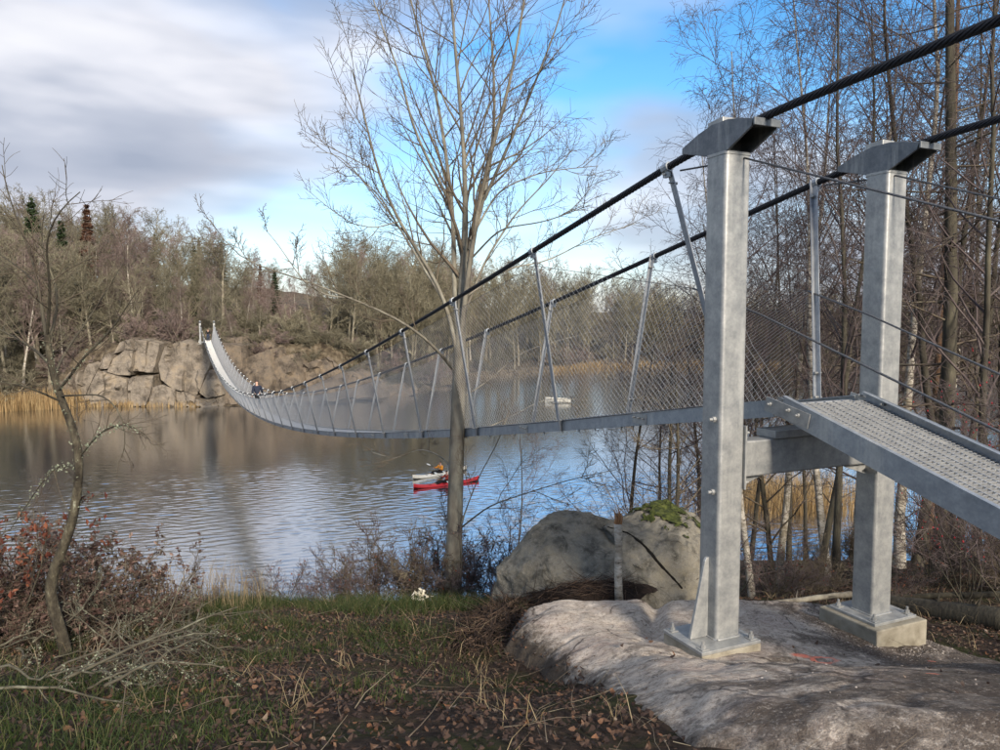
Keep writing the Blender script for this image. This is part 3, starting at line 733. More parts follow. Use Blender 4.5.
# diamond net, one panel per bay and side
ANG = 1.15
for sg in (-1, 1):
    starts = np.arange(ST[0], ST[-1], 0.085)
    for k in range(NS - 1):
        s0, s1 = ST[k], ST[k + 1]
        lines = []
        for d in (-1, 1):
            sa = starts[(starts >= s0 - 3) & (starts < s1 + 3)]
            for s in sa:
                hh = float(net_top(s) - zdeck(s)) * 1.03
                e = s + d * hh * ANG
                # clip to this bay
                lo, hi = (s, e) if e > s else (e, s)
                c0 = max(lo, s0); c1 = min(hi, s1)
                if c1 - c0 < 0.02: continue
                pts = []
                for q in (c0, (c0 + c1) / 2, c1):
                    f = (q - s) / (e - s); zb_ = float(zdeck(q)) + 0.03; zt_ = float(net_top(q))
                    pts.append(B(q, sg * (HW + 0.012 + (float(wtop(q)) - HW) * f), zb_ + (zt_ - zb_) * f))
                lines.append(pts)
        L = np.array(lines); r = 0.0019 if s0 < 16 else (0.0026 if s0 < 40 else 0.0034)
        if s0 > 14: L = L[:, [0, 2]]
        V, Q = tube_arrays(L, np.full(L.shape[:2], r), 3)
        obj('net_panel', make_mesh('net_panel', V, [Q]), M['wire'], bridge)
    # selvedge ropes along the net's edges
    q = np.concatenate([ST, ]); mb = MB()
    mb.tube([B(s, sg * (float(wtop(s)) + .0), float(net_top(s))) for s in q], 0.0032, 5); mb.tube([B(s, sg * (HW + 0.012), float(zdeck(s)) + 0.03) for s in q], 0.005, 5)
    mb.build('edge_rope', M['rope'], bridge, sm=True, fix=False)
# stay ropes on the land side: handrail rope and upper rope
for sg in (-1, 1):
    w0 = sg * float(wtop(ST[0]))
    e = 6.6
    zg = lambda s, w: float(ground_rel(*(O2 + UA * s + WA * w)))
    pts = [B(ST[0], w0, 0.30), B(-0.1, sg * (HW + 0.15), 0.06), B(-2.0, sg * (HW + 0.06), -0.66), B(-4.2, sg * (HW + 0.06), -1.5)]
    mb = MB(); mb.tube(pts, 0.0085, 6); mb.build('handrail_rope', M['rope'], bridge, sm=True, fix=False)
    pts = [B(ST[0], sg * (CW - 0.04), float(cable_pt(ST[0])) - 0.07), B(0.13, sg * (CW - 0.05), ZP - 0.02), B(-0.13, sg * (CW - 0.05), ZP - 0.03), B(-4.2, sg * (CW - 0.12), ZP - 0.06 - 4.1 * 0.36)]
    mb = MB(); mb.tube(pts, 0.0085, 6); mb.build('stay_rope', M['rope'], bridge, sm=True, fix=False)
    # anchor posts where the ropes end, off to the landward side
    q = B(-4.25, sg * (CW - 0.12), 0); gz = float(ground_z(q[0], q[1])); q[2] = 0
    mb = MB(); mb.tube([q + Z3 * (gz - 0.1), q + Z3 * (max(gz + 1.5, ZP - 1.5 + EYE))], 0.03, 10); mb.build('anchor_post', M['zinc'], bridge, sm=True)
# access ramp
S0, S1 = -0.2, -4.1; RS = 0.30
rz = lambda s: -0.675 - (S0 - s) * RS
ramp_o = bpy.data.objects.new('access_ramp', None); COL.objects.link(ramp_o); ramp_o.parent = bridge
ramp_o.matrix_parent_inverse = Matrix.Translation(-bridge.location); ramp_o.location = B(S0, 0, -0.7); ramp_o['label'] = 'sloping steel grating ramp up to the bridge deck'
for sg in (-1, 1):
    a = B(S0 - 0.01, sg * HW, rz(S0) - 0.012); b = B(S1, sg * HW, rz(S1) - 0.012); mb = MB()
    mb.bar(a, b, W3, 0.004, 0.088)
    for zz in (-0.085, 0.085): mb.bar(a - W3 * sg * 0.025 + Z3 * zz, b - W3 * sg * 0.025 + Z3 * zz, W3, 0.02, 0.004)
    mb.build('ramp_beam', M['zinc_blue'], ramp_o, fix=False)
    mb = MB(); mb.bar(B(S0 - 0.3, sg * (HW + 0.011), rz(S0 - .3)-.01), B(S0 + 0.16, sg * (HW + 0.011), rz(S0)+.0), W3, 0.005, 0.06)
    for du in (-0.2, -.1, 0.1): bolt(mb, B(S0 + du, sg * (HW + 0.017), rz(S0 + min(du, 0)) + 0.0), W3 * sg, 0.016, 0.035)
    for du in (-0.2, 0.02): bolt(mb, B(S0 + du, sg * (HW - 0.006), rz(S0 + min(du, 0)) + 0.045), -W3 * sg, 0.018, 0.04)
    mb.build('splice_plate', M['zinc'], ramp_o, fix=False)
mb = MB(); n = int((S0 - S1) / 0.033); sl = np.array([UA[0], UA[1], RS]); sl /= np.linalg.norm(sl); nn = np.cross(W3, sl)
for t in range(n):
    s = S0 - 0.03 - t * 0.033
    # serrated, slightly wavy bearing bar
    ws = np.linspace(-HW + 0.012, HW - 0.012, 33)
    top = [B(s, w, rz(s) + 0.012 + 0.0022 * math.cos(k * math.pi)) for k, w in enumerate(ws)]
    V = np.array([p + sl * dx + nn * dz for p in top for dx, dz in ((-.0025, 0), (.0025, 0), (.0025, -.032), (-.0025, -.032))])
    Q = [(4 * k + j, 4 * k + (j + 1) % 4, 4 * k + 4 + (j + 1) % 4, 4 * k + 4 + j) for k in range(32) for j in range(4)]
    mb.add(V, Q)
for w in np.arange(-0.40, 0.41, 0.1):
    mb.bar(B(S0, w, rz(S0) + 0.006), B(S1, w, rz(S1) + 0.006), W3, 0.003, 0.006)
mb.build('ramp_grating', M['zinc_bright'], ramp_o, fix=True)
mb = MB()
for s in np.arange(S0 - 0.3, S1, -0.7): mb.box(B(s, 0, rz(s) - 0.06), W3 * (HW - .03), U3 * 0.025, Z3 * 0.03)
mb.build('ramp_cross_member', M['zinc_blue'], ramp_o, fix=False)
# ------------------------------------------------------------------ trees: limbs and twigs grown level by level
def nrm(v): return v / (np.linalg.norm(v, axis=-1, keepdims=True) + 1e-12)
def grow(rng, P0, D, Lg, N, wob, up, r0, r1, pw=1.0):
    pts = [P0]; d = nrm(D); st = (Lg / (N - 1))[:, None]
    up = np.asarray(up, float)
    for i in range(1, N):
        d = nrm(d + wob * rng.normal(size=d.shape) + np.array([0, 0, 1.0]) * up)
        pts.append(pts[-1] + d * st)
    f = np.linspace(0, 1, N)[None] ** pw
    return np.stack(pts, 1), r0[:, None] * (1 - f) + r1[:, None] * f
def spawn(rng, par, n, t0, t1, a0, a1, ratio, taper, N, wob, up, rr, rmin, rtip, flat=0.0, lj=0.3):
    Pp, Rp = par; Bn, Np, _ = Pp.shape
    Lp = np.linalg.norm(np.diff(Pp, axis=1), axis=2).sum(1)
    t = (np.arange(n)[None] + rng.uniform(0, 1, (Bn, n))) / n
    t = t0 + (t1 - t0) * t
    x = t * (Np - 1); i = np.clip(x.astype(int), 0, Np - 2); f = (x - i)[..., None]
    bi = np.arange(Bn)[:, None]
    p = Pp[bi, i] * (1 - f) + Pp[bi, i + 1] * f
    tg = nrm(Pp[bi, i + 1] - Pp[bi, i])
    r = Rp[bi, i] * (1 - f[..., 0]) + Rp[bi, i + 1] * f[..., 0]
    rnd = rng.normal(size=tg.shape); rnd[..., 2] *= (1 - flat)
    perp = nrm(rnd - tg * (rnd * tg).sum(-1, keepdims=True))
    a = np.radians(rng.uniform(a0, a1, t.shape))[..., None]
    D = np.cos(a) * tg + np.sin(a) * perp
    Lg = Lp[:, None] * ratio * (1 - taper * t) * rng.uniform(1 - lj, 1 + lj, t.shape)
    r0 = np.maximum(np.minimum(r * rr, r * 0.9), rmin)
    m = Bn * n
    return grow(rng, p.reshape(m, 3), D.reshape(m, 3), Lg.reshape(m), N, wob, up, r0.reshape(m), np.full(m, rtip))
def tubes_mesh(name, sets):
    """sets: list of (P, R, k)"""
    V = []; Q = []; n = 0
    for Pn, R, k in sets:
        v, q = tube_arrays(Pn, R, k); V.append(v); Q.append(q + n); n += len(v)
    return make_mesh(name, np.concatenate(V), [np.concatenate(Q)])
def one(pts, r):
    return np.asarray(pts, float)[None], np.asarray(r, float)[None]
def resample(pts, n):
    pts = np.asarray(pts, float); d = np.concatenate([[0], np.cumsum(np.linalg.norm(np.diff(pts, axis=0), axis=1))])
    # smooth (Catmull-Rom like) by cubic blend of linear interp
    q = np.linspace(0, d[-1], n); out = np.stack([np.interp(q, d, pts[:, k]) for k in range(3)], -1)
    for _ in range(2):
        o = out.copy(); o[1:-1] = (out[:-2] + 2 * out[1:-1] + out[2:]) / 4; out = o
    return out
def trunk_line(rng, H, r, lean=0.03, N=14, wob=0.03, flare=1.35, tip=0.25):
    d = np.array([[rng.normal() * lean, rng.normal() * lean, 1.0]])
    Pn, _ = grow(rng, np.zeros((1, 3)), d, np.array([H]), N, wob, 0.08, np.array([r]), np.array([r]))
    f = np.linspace(0, 1, N); R = r * (1 - f * (1 - tip * 0.5)); R[0] *= flare; R[1] *= 1 + (flare - 1) * 0.25
    R[-1] = min(R[-1], r * 0.12)
    return Pn, R[None]
def tree_meshes(seed, H, r, kind, rmin=0.004, dens=1.0):
    rng = np.random.default_rng(seed)
    if kind == 'birch':
        tr = trunk_line(rng, H, r, 0.06, wob=0.035)
        l1 = spawn(rng, tr, int(26 * dens), 0.22, 0.98, 28, 55, 0.30, 0.55, 7, 0.10, 0.10, 0.45, rmin * 2.2, rmin, lj=0.35)
        l2 = spawn(rng, l1, 6, 0.25, 1.0, 25, 60, 0.50, 0.4, 5, 0.14, 0.0, 0.55, rmin * 1.3, rmin * 0.8)
        l3 = spawn(rng, l2, 5, 0.2, 1.0, 20, 55, 0.55, 0.3, 4, 0.15, -0.12, 0.6, rmin, rmin * 0.7)
        l4 = spawn(rng, l3, 3, 0.2, 1.0, 20, 50, 0.60, 0.3, 3, 0.12, -0.22, 0.7, rmin * 0.8, rmin * 0.6)
    elif kind == 'alder':
        tr = trunk_line(rng, H, r, 0.05, wob=0.04)
        l1 = spawn(rng, tr, int(24 * dens), 0.15, 0.97, 45, 80, 0.36, 0.55, 8, 0.12, 0.05, 0.4, rmin * 2.5, rmin, lj=0.35)
        l2 = spawn(rng, l1, 7, 0.2, 1.0, 30, 65, 0.42, 0.45, 5, 0.17, 0.05, 0.55, rmin * 1.4, rmin * 0.8, flat=0.3)
        l3 = spawn(rng, l2, 5, 0.2, 1.0, 30, 65, 0.50, 0.3, 4, 0.2, 0.02, 0.6, rmin, rmin * 0.7)
        l4 = spawn(rng, l3, 3, 0.2, 1.0, 30, 60, 0.5, 0.3, 3, 0.2, 0.0, 0.7, rmin * 0.8, rmin * 0.6)
    elif kind == 'pole':               # pine or spruce stem with dead side branches below a thin crown
        tr = trunk_line(rng, H, r, 0.02, wob=0.015)
        l1 = spawn(rng, tr, int(46 * dens), 0.10, 0.97, 70, 100, 0.16, 0.45, 6, 0.08, -0.02, 0.22, rmin * 1.6, rmin, lj=0.5)
        l2 = spawn(rng, l1, 6, 0.2, 1.0, 35, 70, 0.4, 0.4, 4, 0.14, -0.03, 0.6, rmin, rmin * 0.7, flat=0.5)
        l3 = spawn(rng, l2, 4, 0.2, 1.0, 30, 60, 0.5, 0.3, 3, 0.15, -0.03, 0.7, rmin * 0.8, rmin * 0.6)
        l4 = None
    else:                               # oak / ash: forked round crown
        tr = trunk_line(rng, H * 0.85, r, 0.05, wob=0.05)
        l1 = spawn(rng, tr, int(16 * dens), 0.24, 0.97, 30, 62, 0.52, 0.45, 8, 0.13, 0.10, 0.55, rmin * 2.5, rmin, lj=0.3)
        l2 = spawn(rng, l1, 8, 0.2, 1.0, 28, 62, 0.42, 0.4, 5, 0.17, 0.06, 0.55, rmin * 1.5, rmin * 0.8)
        l3 = spawn(rng, l2, 6, 0.15, 1.0, 28, 62, 0.48, 0.3, 4, 0.2, 0.04, 0.6, rmin, rmin * 0.7)
        l4 = spawn(rng, l3, 3, 0.2, 1.0, 28, 60, 0.55, 0.3, 3, 0.2, 0.03, 0.7, rmin * 0.8, rmin * 0.6)
    sets = [(l1[0], l1[1], 4), (l2[0], l2[1], 3), (l3[0], l3[1], 3)]
    if l4 is not None: sets.append((l4[0], l4[1], 3))
    return tubes_mesh('trunk', [(tr[0], tr[1], 9)]), tubes_mesh('crown', sets)
def quads_mesh(name, C, A, Bv, bend=None, extra=None):
    """leaf-like quads: centre C, half axes A (length), Bv (width); a pointed, folded leaf of 4 triangles"""
    n = len(C)
    Nn = nrm(np.cross(A, Bv)); fold = Nn * (np.linalg.norm(Bv, axis=1, keepdims=True) * 0.45)
    V = np.stack([C - A, C + Bv * 0.95 - A * 0.1 + fold, C + A, C - Bv * 0.95 - A * 0.1 + fold], 1)
    V = V.reshape(-1, 3); i = np.arange(n)[:, None] * 4
    T = np.concatenate([i + np.array([[0, 1, 2]]), i + np.array([[0, 2, 3]])], 0)
    return V, T
def leaves_mesh(name, rng, C, size, up=0.0):
    n = len(C); s = size * rng.uniform(0.6, 1.25, n)[:, None]
    A = rng.normal(size=(n, 3)); A[:, 2] *= (1 - up); A = nrm(A)
    Bv = rng.normal(size=(n, 3)); Bv[:, 2] *= (1 - up); Bv = nrm(Bv - A * (A * Bv).sum(1, keepdims=True))
    V, T = quads_mesh(name, C, A * s, Bv * s * 0.55)
    return make_mesh(name, V, [T], False)
def sample_on(rng, par, n, t0=0.1, t1=1.0, spread=0.02):
    Pp = par[0]; Bn, Np, _ = Pp.shape
    b = rng.integers(0, Bn, n); t = rng.uniform(t0, t1, n) * (Np - 1); i = np.clip(t.astype(int), 0, Np - 2); f = (t - i)[:, None]
    return Pp[b, i] * (1 - f) + Pp[b, i + 1] * f + rng.normal(size=(n, 3)) * spread
class Kind:
    """one tree kind: parts are shared by all its copies"""
    def __init__(s, name, parts): s.name = name; s.parts = parts; s.used = False
    def place(s, loc, rz, sc, label, cat, group, sx=1.0):
        o = bpy.data.objects.new(s.name, None); COL.objects.link(o); o.empty_display_size = 0.3
        o.location = Vector(loc); o.rotation_euler = (0, 0, rz); o.scale = (sc * sx, sc * sx, sc)
        tag(o, label, cat, group)
        for pn, me, mt in s.parts:
            c = bpy.data.objects.new(pn, me); COL.objects.link(c); c.parent = o
            if not me.materials: me.materials.append(mt)
            if pn in ('berries', 'leaves', 'twigs', 'lichen'): c['kind'] = 'stuff'
        return o
def birch_kind(seed, H, r, tw='twig_purple', bk='birch', rmin=0.004, dens=1.0, name='birch_tree'):
    t, c = tree_meshes(seed, H, r, 'birch', rmin, dens); return Kind(name, [('trunk', t, M[bk]), ('crown', c, M[tw])])
def alder_kind(seed, H, r, tw='twig', bk='dark_bark', rmin=0.0045, dens=1.0, name='alder_tree', kind='alder'):
    t, c = tree_meshes(seed, H, r, kind, rmin, dens); return Kind(name, [('trunk', t, M[bk]), ('crown', c, M[tw])])
def spruce_kind(seed, H, R, mat, name='spruce_tree'):
    rng = np.random.default_rng(seed); n = 5200
    tr = trunk_line(rng, H, 0.16, 0.01, wob=0.008)
    z = H * (0.10 + 0.9 * rng.uniform(0, 1, n) ** 1.25); az = rng.uniform(0, 2 * np.pi, n)
    lay = np.floor(z / 0.55); ph = np.sin(lay * 12.9898) * 43758.5; ph -= np.floor(ph)
    az = np.round(az * 7 / (2 * np.pi)) * 2 * np.pi / 7 + ph * 6.28 + rng.normal(size=n) * 0.16
    rad = R * (1 - z / H) ** 0.9 * rng.uniform(0.15, 1.0, n) ** 0.7 * (0.8 + 0.45 * ph)
    C = np.stack([rad * np.cos(az), rad * np.sin(az), lay * 0.55 + 0.4 - rad * 0.32 + rng.normal(size=n) * 0.08], 1)
    C = C[C[:, 2] < H]; az = az[:len(C)]; n = len(C)
    A = np.stack([np.cos(az), np.sin(az), np.full(n, -0.35)], 1) + rng.normal(size=(n, 3)) * 0.35; A = nrm(A)
    Bv = nrm(np.cross(A, np.array([0, 0, 1.0])) + rng.normal(size=(n, 3)) * 0.3)
    s = rng.uniform(0.14, 0.34, n)[:, None]
    V, T = quads_mesh('crown', C, A * s, Bv * s * 0.45)
    return Kind(name, [('trunk', tubes_mesh('trunk', [(tr[0], tr[1], 7)]), M['dark_bark']), ('crown', make_mesh('crown', V, [T], False), mat)])

# ---- the big bare tree on the edge of the bank, limbs laid out as in the photograph
rngT = np.random.default_rng(11)
DT = 12.4
def limb(pts, r0, r1, n=16, dj=None):
    q = [P(x, y, DT + dd) for x, y, dd in pts]
    return resample(q, n), np.linspace(r0 * 0.62, r1 * 0.75, n)
base = P(454, 600, DT)
main = limb([(453, 603, 0), (454, 560, 0), (455, 500, 0), (457, 440, 0), (459, 390, 0), (460, 340, 0), (461, 300, 0), (466, 240, .1), (466, 190, .1), (462, 120, .2), (456, 60, .2), (451, 0, .3), (447, -70, .3), (443, -130, .3)], 0.155, 0.018, 22)
main = (main[0], np.interp(np.linspace(0, 1, 22), [0, .3, .42, .6, 1], [.145, .118, .075, .036, .008]))
LIMBS = [main,
    limb([(457, 355, 0), (449, 310, -.1), (432, 272, -.3), (408, 238, -.6), (388, 200, -.8), (374, 160, -1), (366, 120, -1.1), (352, 70, -1.2)], .062, .012),
    limb([(458, 330, 0), (453, 290, .1), (455, 230, .3), (448, 170, .5), (440, 110, .6), (428, 60, .8), (412, 10, 1), (400, -50, 1.1)], .085, .014),
    limb([(460, 345, 0), (466, 290, -.2), (476, 220, -.4), (488, 160, -.6), (505, 105, -.8), (517, 50, -.9), (526, -10, -1), (530, -60, -1)], .085, .013),
    limb([(470, 250, 0), (486, 190, .3), (495, 130, .6), (494, 70, .9), (489, 10, 1.1), (486, -60, 1.3)], .07, .012),
    limb([(484, 200, -.5), (502, 160, -.9), (522, 115, -1.2), (540, 70, -1.4), (556, 30, -1.6), (570, -20, -1.7)], .045, .010),
    limb([(449, 200, .2), (430, 165, .0), (412, 125, -.2), (402, 80, -.4), (385, 35, -.5), (370, -10, -.6)], .045, .010),
    limb([(462, 320, 0), (484, 262, .5), (516, 212, 1), (548, 180, 1.4), (572, 150, 1.7)], .04, .009),
    limb([(470, 240, 0), (498, 190, .6), (540, 172, 1.1), (575, 168, 1.5), (598, 166, 1.8)], .032, .008),
    limb([(468, 262, 0), (500, 228, -.6), (545, 222, -1.1), (590, 205, -1.5)], .028, .007),
    limb([(443, 300, -.1), (420, 262, .4), (392, 215, .8), (362, 180, 1.1), (338, 150, 1.3), (316, 152, 1.4)], .034, .007),
    limb([(402, 232, -.6), (380, 196, -1.2), (350, 168, -1.5), (330, 152, -1.7)], .022, .006),
    limb([(398, 222, -.7), (375, 228, -1.2), (352, 224, -1.6), (335, 212, -1.8)], .018, .006),
    limb([(455, 372, 0), (436, 347, -.4), (405, 322, -.9), (370, 306, -1.2), (330, 290, -1.5), (296, 278, -1.8), (268, 266, -2), (244, 268, -2.1), (225, 245, -2.2), (210, 220, -2.3)], .042, .006),
    limb([(352, 298, -1.3), (326, 296, -1.6), (305, 284, -1.8), (290, 262, -1.9), (275, 240, -2), (262, 226, -2.1)], .018, .005),
    limb([(462, 300, 0), (505, 268, .8), (548, 262, 1.5), (590, 238, 2), (640, 222, 2.4)], .03, .007),
    limb([(456, 590 - 50, 0), (470, 498, -.6), (482, 470, -1), (500, 440, -1.2), (510, 400, -1.3)], .022, .006),
    limb([(458, 530, 0), (490, 505, -.8), (530, 492, -1.3), (575, 478, -1.7), (615, 470, -2)], .026, .006),
    limb([(454, 470, 0), (440, 455, .6), (420, 448, 1.2), (395, 460, 1.7), (372, 452, 2)], .02, .005),
    limb([(459, 400, 0), (490, 380, .9), (520, 352, 1.6), (560, 340, 2.2), (600, 330, 2.6)], .026, .006),
    limb([(458, 440, 0), (505, 420, 1.0), (545, 398, 1.8), (590, 400, 2.4)], .022, .006),
]
sets = []; l2s = []
for k, (pt, rr) in enumerate(LIMBS):
    par = one(pt, rr)
    if k: sets.append((par[0], par[1], 6))
    low = k >= 16
    L = np.linalg.norm(np.diff(pt, axis=0), axis=1).sum()
    nb = int(L * (2.2 if k else 2.4) * (0.7 if low else 1))
    far_l = k in (13, 14)
    a = spawn(rngT, par, max(nb, 4), 0.42 if k == 0 else 0.22, 1.0, 24, 55, (0.9 / L if L < 3 else 0.30) * (0.55 if far_l else 1), 0.35, 7, 0.10, 0.07 if not (low or far_l) else 0.03, 0.5, .006, .003)
    b = spawn(rngT, a, 7, 0.15, 1.0, 24, 55, 0.48, 0.4, 5, 0.13, 0.06, 0.55, .0042, .0026)
    c = spawn(rngT, b, 5, 0.15, 1.0, 24, 58, 0.5, 0.35, 4, 0.15, 0.05, 0.6, .0032, .0022)
    sets += [(a[0], a[1], 4), (b[0], b[1], 3), (c[0], c[1], 3)]
bt = thing('bare_tree', base, 'tall bare lichen-grey tree with many upswept limbs, rooted in the bank below the bridge', 'tree')
obj('trunk', tubes_mesh('trunk', [(one(*main)[0], one(*main)[1], 12)]), M['bark'], bt)
nl = [s for s in sets if s[2] == 6]
for s in nl: obj('limb', tubes_mesh('limb', [s]), M['bark'], bt)
obj('twigs', tubes_mesh('twigs', [s for s in sets if s[2] != 6]), M['twig'], bt, kind='stuff')

# ---- stand of trees to the right, on the slope beyond the bedrock
BK = [birch_kind(21, 15, 0.10, rmin=.0046), birch_kind(22, 14, 0.085, bk='dark_bark', rmin=.0046), birch_kind(23, 16, 0.11, rmin=.0046, dens=1.2), birch_kind(24, 13, 0.075, bk='dark_bark', rmin=.005)]
AK = [alder_kind(31, 12, 0.11, 'twig_purple', rmin=.0048), alder_kind(32, 11, 0.10, 'twig', rmin=.0048), alder_kind(33, 13, 0.12, 'twig_purple', rmin=.0048)]
PK = [alder_kind(41, 17, 0.16, 'twig', 'dark_bark', name='spruce_tree', kind='pole'), alder_kind(42, 17, 0.14, 'twig', 'pine_bark', name='pine_tree', kind='pole')]
def stand(kind, px, d, sc, rz, label, cat, group=None, lean=(0, 0)):
    x = (px - 500) / FPX * d
    o = kind.place((x, d, float(ground_z(x, d)) - 0.05), rz, sc, label, cat, group)
    o.rotation_euler = (lean[0], lean[1], rz)
    return o
G_B = 'birches in the bare stand beside the bridge'
LB_ = 'slender white barked birch in the bare stand on the slope beside the bridge'
for k, px, d, sc, rz, ln in ((0, 766, 17, 0.95, 0.3, (.0, -.03)), (1, 822, 15.5, 0.9, 1.9, (.03, .04)), (2, 908, 16.5, 1.0, 2.6, (0, 0)), (3, 985, 13.5, 1.0, 4.0, (.0, .05)),
                             (1, 972, 14.5, 1.05, 5.1, (.02, -.06)), (0, 742, 23, 1.0, 2.2, (0, .03)), (2, 860, 21, 0.95, 0.9, (0, .02)), (3, 795, 26, 1.15, 3.0, (0, -.02)),
                             (1, 1010, 18, 1.1, 0.4, (0, 0)), (2, 1040, 15, 1.0, 1.2, (0, 0)), (0, 935, 24, 1.05, 4.4, (0, 0.03)), (3, 880, 28, 1.2, 5.6, (0, 0)), (2, 720, 30, 0.9, 5.0, (0, 0)),
                             (0, 835, 18.5, 1.0, 1.0, (0, .03)), (2, 785, 21.5, 1.0, 2.0, (0, -.04)), (1, 958, 20, 1.1, 3.2, (0, .02)), (1, 755, 28, 1.1, 1.4, (0, 0.02)), (3, 812, 32, 1.2, 2.8, (0, 0)), (1, 845, 13.5, .85, 3.7, (0, .06)), (3, 895, 23, 1.2, 1.6, (0, -.03))):
    wht = k in (0, 2)
    stand(BK[k], px, d, sc, rz, LB_ if wht else 'slender dark barked birch in the bare stand on the slope beside the bridge', 'tree', G_B if wht else 'dark barked birches beside the bridge', ln)
LA_ = 'dark barked bare alder with wide level branches on the slope below the bridge'
G_A = 'alders below the bridge'
for k, px, d, sc, rz in ((0, 652, 19, 1.0, 0.2), (1, 676, 17.5, 0.92, 2.5), (2, 640, 23, 0.95, 4.0), (0, 702, 24, 0.95, 5.2), (1, 605, 20, 0.62, 1.1), (2, 560, 19.5, 0.45, 3.3),
                         (1, 780, 20, 0.9, 0.7), (0, 895, 20, 1.0, 3.6), (2, 1000, 22, 1.0, 2.1), (1, 840, 25, .9, 4.9), (2, 735, 20, 0.95, 1.3), (1, 665, 27, 1.0, 5.7), (1, 965, 17, 1.1, 4.4)):
    stand(AK[k], px, d, sc, rz, LA_, 'tree', G_A, (0, 0))
stand(PK[0], 953, 14.0, 1.0, 0.5, 'straight dark spruce trunk with dead side branches, thickest of the stand beside the ramp', 'tree')
stand(PK[1], 938, 18.0, 1.0, 1.5, 'pine with orange brown bark behind the thick dark spruce trunk', 'tree')
stand(PK[0], 926, 16.5, 0.72, 2.5, 'leaning dark stemmed spruce between the pine and the square post', 'tree', None, (0.0, -.07))
stand(BK[1], 503, 15.5, 0.42, 2.2, 'thin pale young birch standing behind the big bare tree', 'tree')
rngC = np.random.default_rng(91)
# ------------------------------------------------------------------ across the lake: cliff, wood, reeds
def rock_mesh(name, pts_front, back, seed, amp=0.12, bev=0.05, cuts=3):
    """a block from an outline and a sweep vector, edges broken, surface uneven"""
    bm = bmesh.new(); rg = random.Random(seed)
    vs = [bm.verts.new(Vector(p)) for p in pts_front]
    f = bm.faces.new(vs)
    r = bmesh.ops.extrude_face_region(bm, geom=[f])
    for v in [g for g in r['geom'] if isinstance(g, bmesh.types.BMVert)]:
        v.co += Vector(back) + Vector((rg.uniform(-.3, .3), 0, rg.uniform(-.1, .3)))
    bmesh.ops.recalc_face_normals(bm, faces=bm.faces)
    bmesh.ops.bevel(bm, geom=list(bm.edges), offset=bev, segments=2, affect='EDGES', profile=0.6, clamp_overlap=True)
    bmesh.ops.triangulate(bm, faces=bm.faces)
    for _ in range(cuts):
        long = [e for e in bm.edges if e.calc_length() > 0.45]
        bmesh.ops.subdivide_edges(bm, edges=long, cuts=1); bmesh.ops.triangulate(bm, faces=bm.faces)
    for v in bm.verts:
        p = v.co * 0.55 + Vector((seed * 3.1, 0, seed))
        d = noise.noise_vector(p) * amp + noise.noise_vector(p * 3.3) * amp * 0.45
        v.co += d
        q = Vector((v.co.x * 0.75 + seed, 0.3 * v.co.y, v.co.z * 0.42)) + noise.noise_vector(v.co * 0.8) * 0.5
        v.co.y += 0.5 * (noise.cell(q * 0.5) - 0.5)
    me = bpy.data.meshes.new(name); bm.to_mesh(me); bm.free(); me.validate()
    return me
cliff = thing('cliff', (-48, 101, 0), 'fissured tan granite cliff across the water under the far bridge posts', 'cliff', kind='structure')
del cliff['category']
def zA(pts): return [(60 + x / 6.25, 320 + y / 6.25) for x, y in pts]
BLK = [(zA(p), d) for p, d in (
    ([(92, 500), (115, 340), (175, 272), (210, 285), (217, 340), (200, 500)], 100.6),
    ([(204, 545), (222, 335), (250, 318), (330, 345), (412, 375), (417, 540)], 100.4),
    ([(240, 295), (262, 235), (310, 203), (322, 250), (297, 303), (255, 308)], 101.6),
    ([(292, 325), (330, 240), (400, 188), (466, 188), (452, 290), (432, 347), (350, 342)], 101.0),
    ([(332, 210), (370, 140), (440, 118), (468, 182), (400, 192)], 102.6),
    ([(462, 320), (460, 190), (475, 128), (545, 130), (540, 210), (536, 325)], 101.5),
    ([(538, 325), (544, 212), (560, 132), (622, 150), (614, 205), (590, 330)], 101.8),
    ([(420, 538), (421, 380), (470, 352), (590, 345), (577, 430), (546, 535)], 100.5),
    ([(552, 552), (582, 420), (640, 403), (727, 430), (717, 552)], 100.3),
    ([(625, 270), (662, 165), (740, 136), (800, 150), (776, 250), (772, 440), (722, 430), (640, 375)], 100.9),
    ([(772, 440), (778, 250), (808, 148), (932, 138), (938, 285), (884, 440), (850, 472)], 101.2),
    ([(722, 548), (728, 442), (790, 452), (857, 478), (848, 548)], 100.4),
    ([(884, 448), (942, 310), (1010, 325), (1010, 472), (922, 484)], 101.0),
    ([(850, 556), (862, 492), (975, 530), (980, 556)], 100.2),
    ([(875, 500), (920, 486), (1012, 476), (1016, 552), (985, 552)], 100.8))]
BLK += [([(213, 405), (215, 343), (241, 346), (243, 404)], 101.6), ([(243, 404), (242, 360), (268, 349), (273, 380), (270, 404)], 102.3), ([(272, 403), (271, 360), (292, 354), (301, 385), (297, 403)], 103.3),
        ([(298, 402), (297, 366), (318, 360), (333, 372), (336, 401)], 104.6), ([(336, 400), (331, 376), (352, 370), (373, 384), (379, 399)], 108.0),
        ([(376, 398), (382, 386), (398, 384), (410, 396)], 114.5), ([(428, 395), (432, 388), (446, 387), (452, 394)], 125), ([(54, 404), (58, 385), (70, 372), (76, 384), (76, 408)], 99.8),
        ([(247, 352), (252, 341), (268, 338), (276, 346), (270, 354)], 106), ([(300, 362), (306, 352), (322, 350), (332, 360)], 109), ([(215, 344), (222, 337), (236, 338), (238, 346)], 104)]
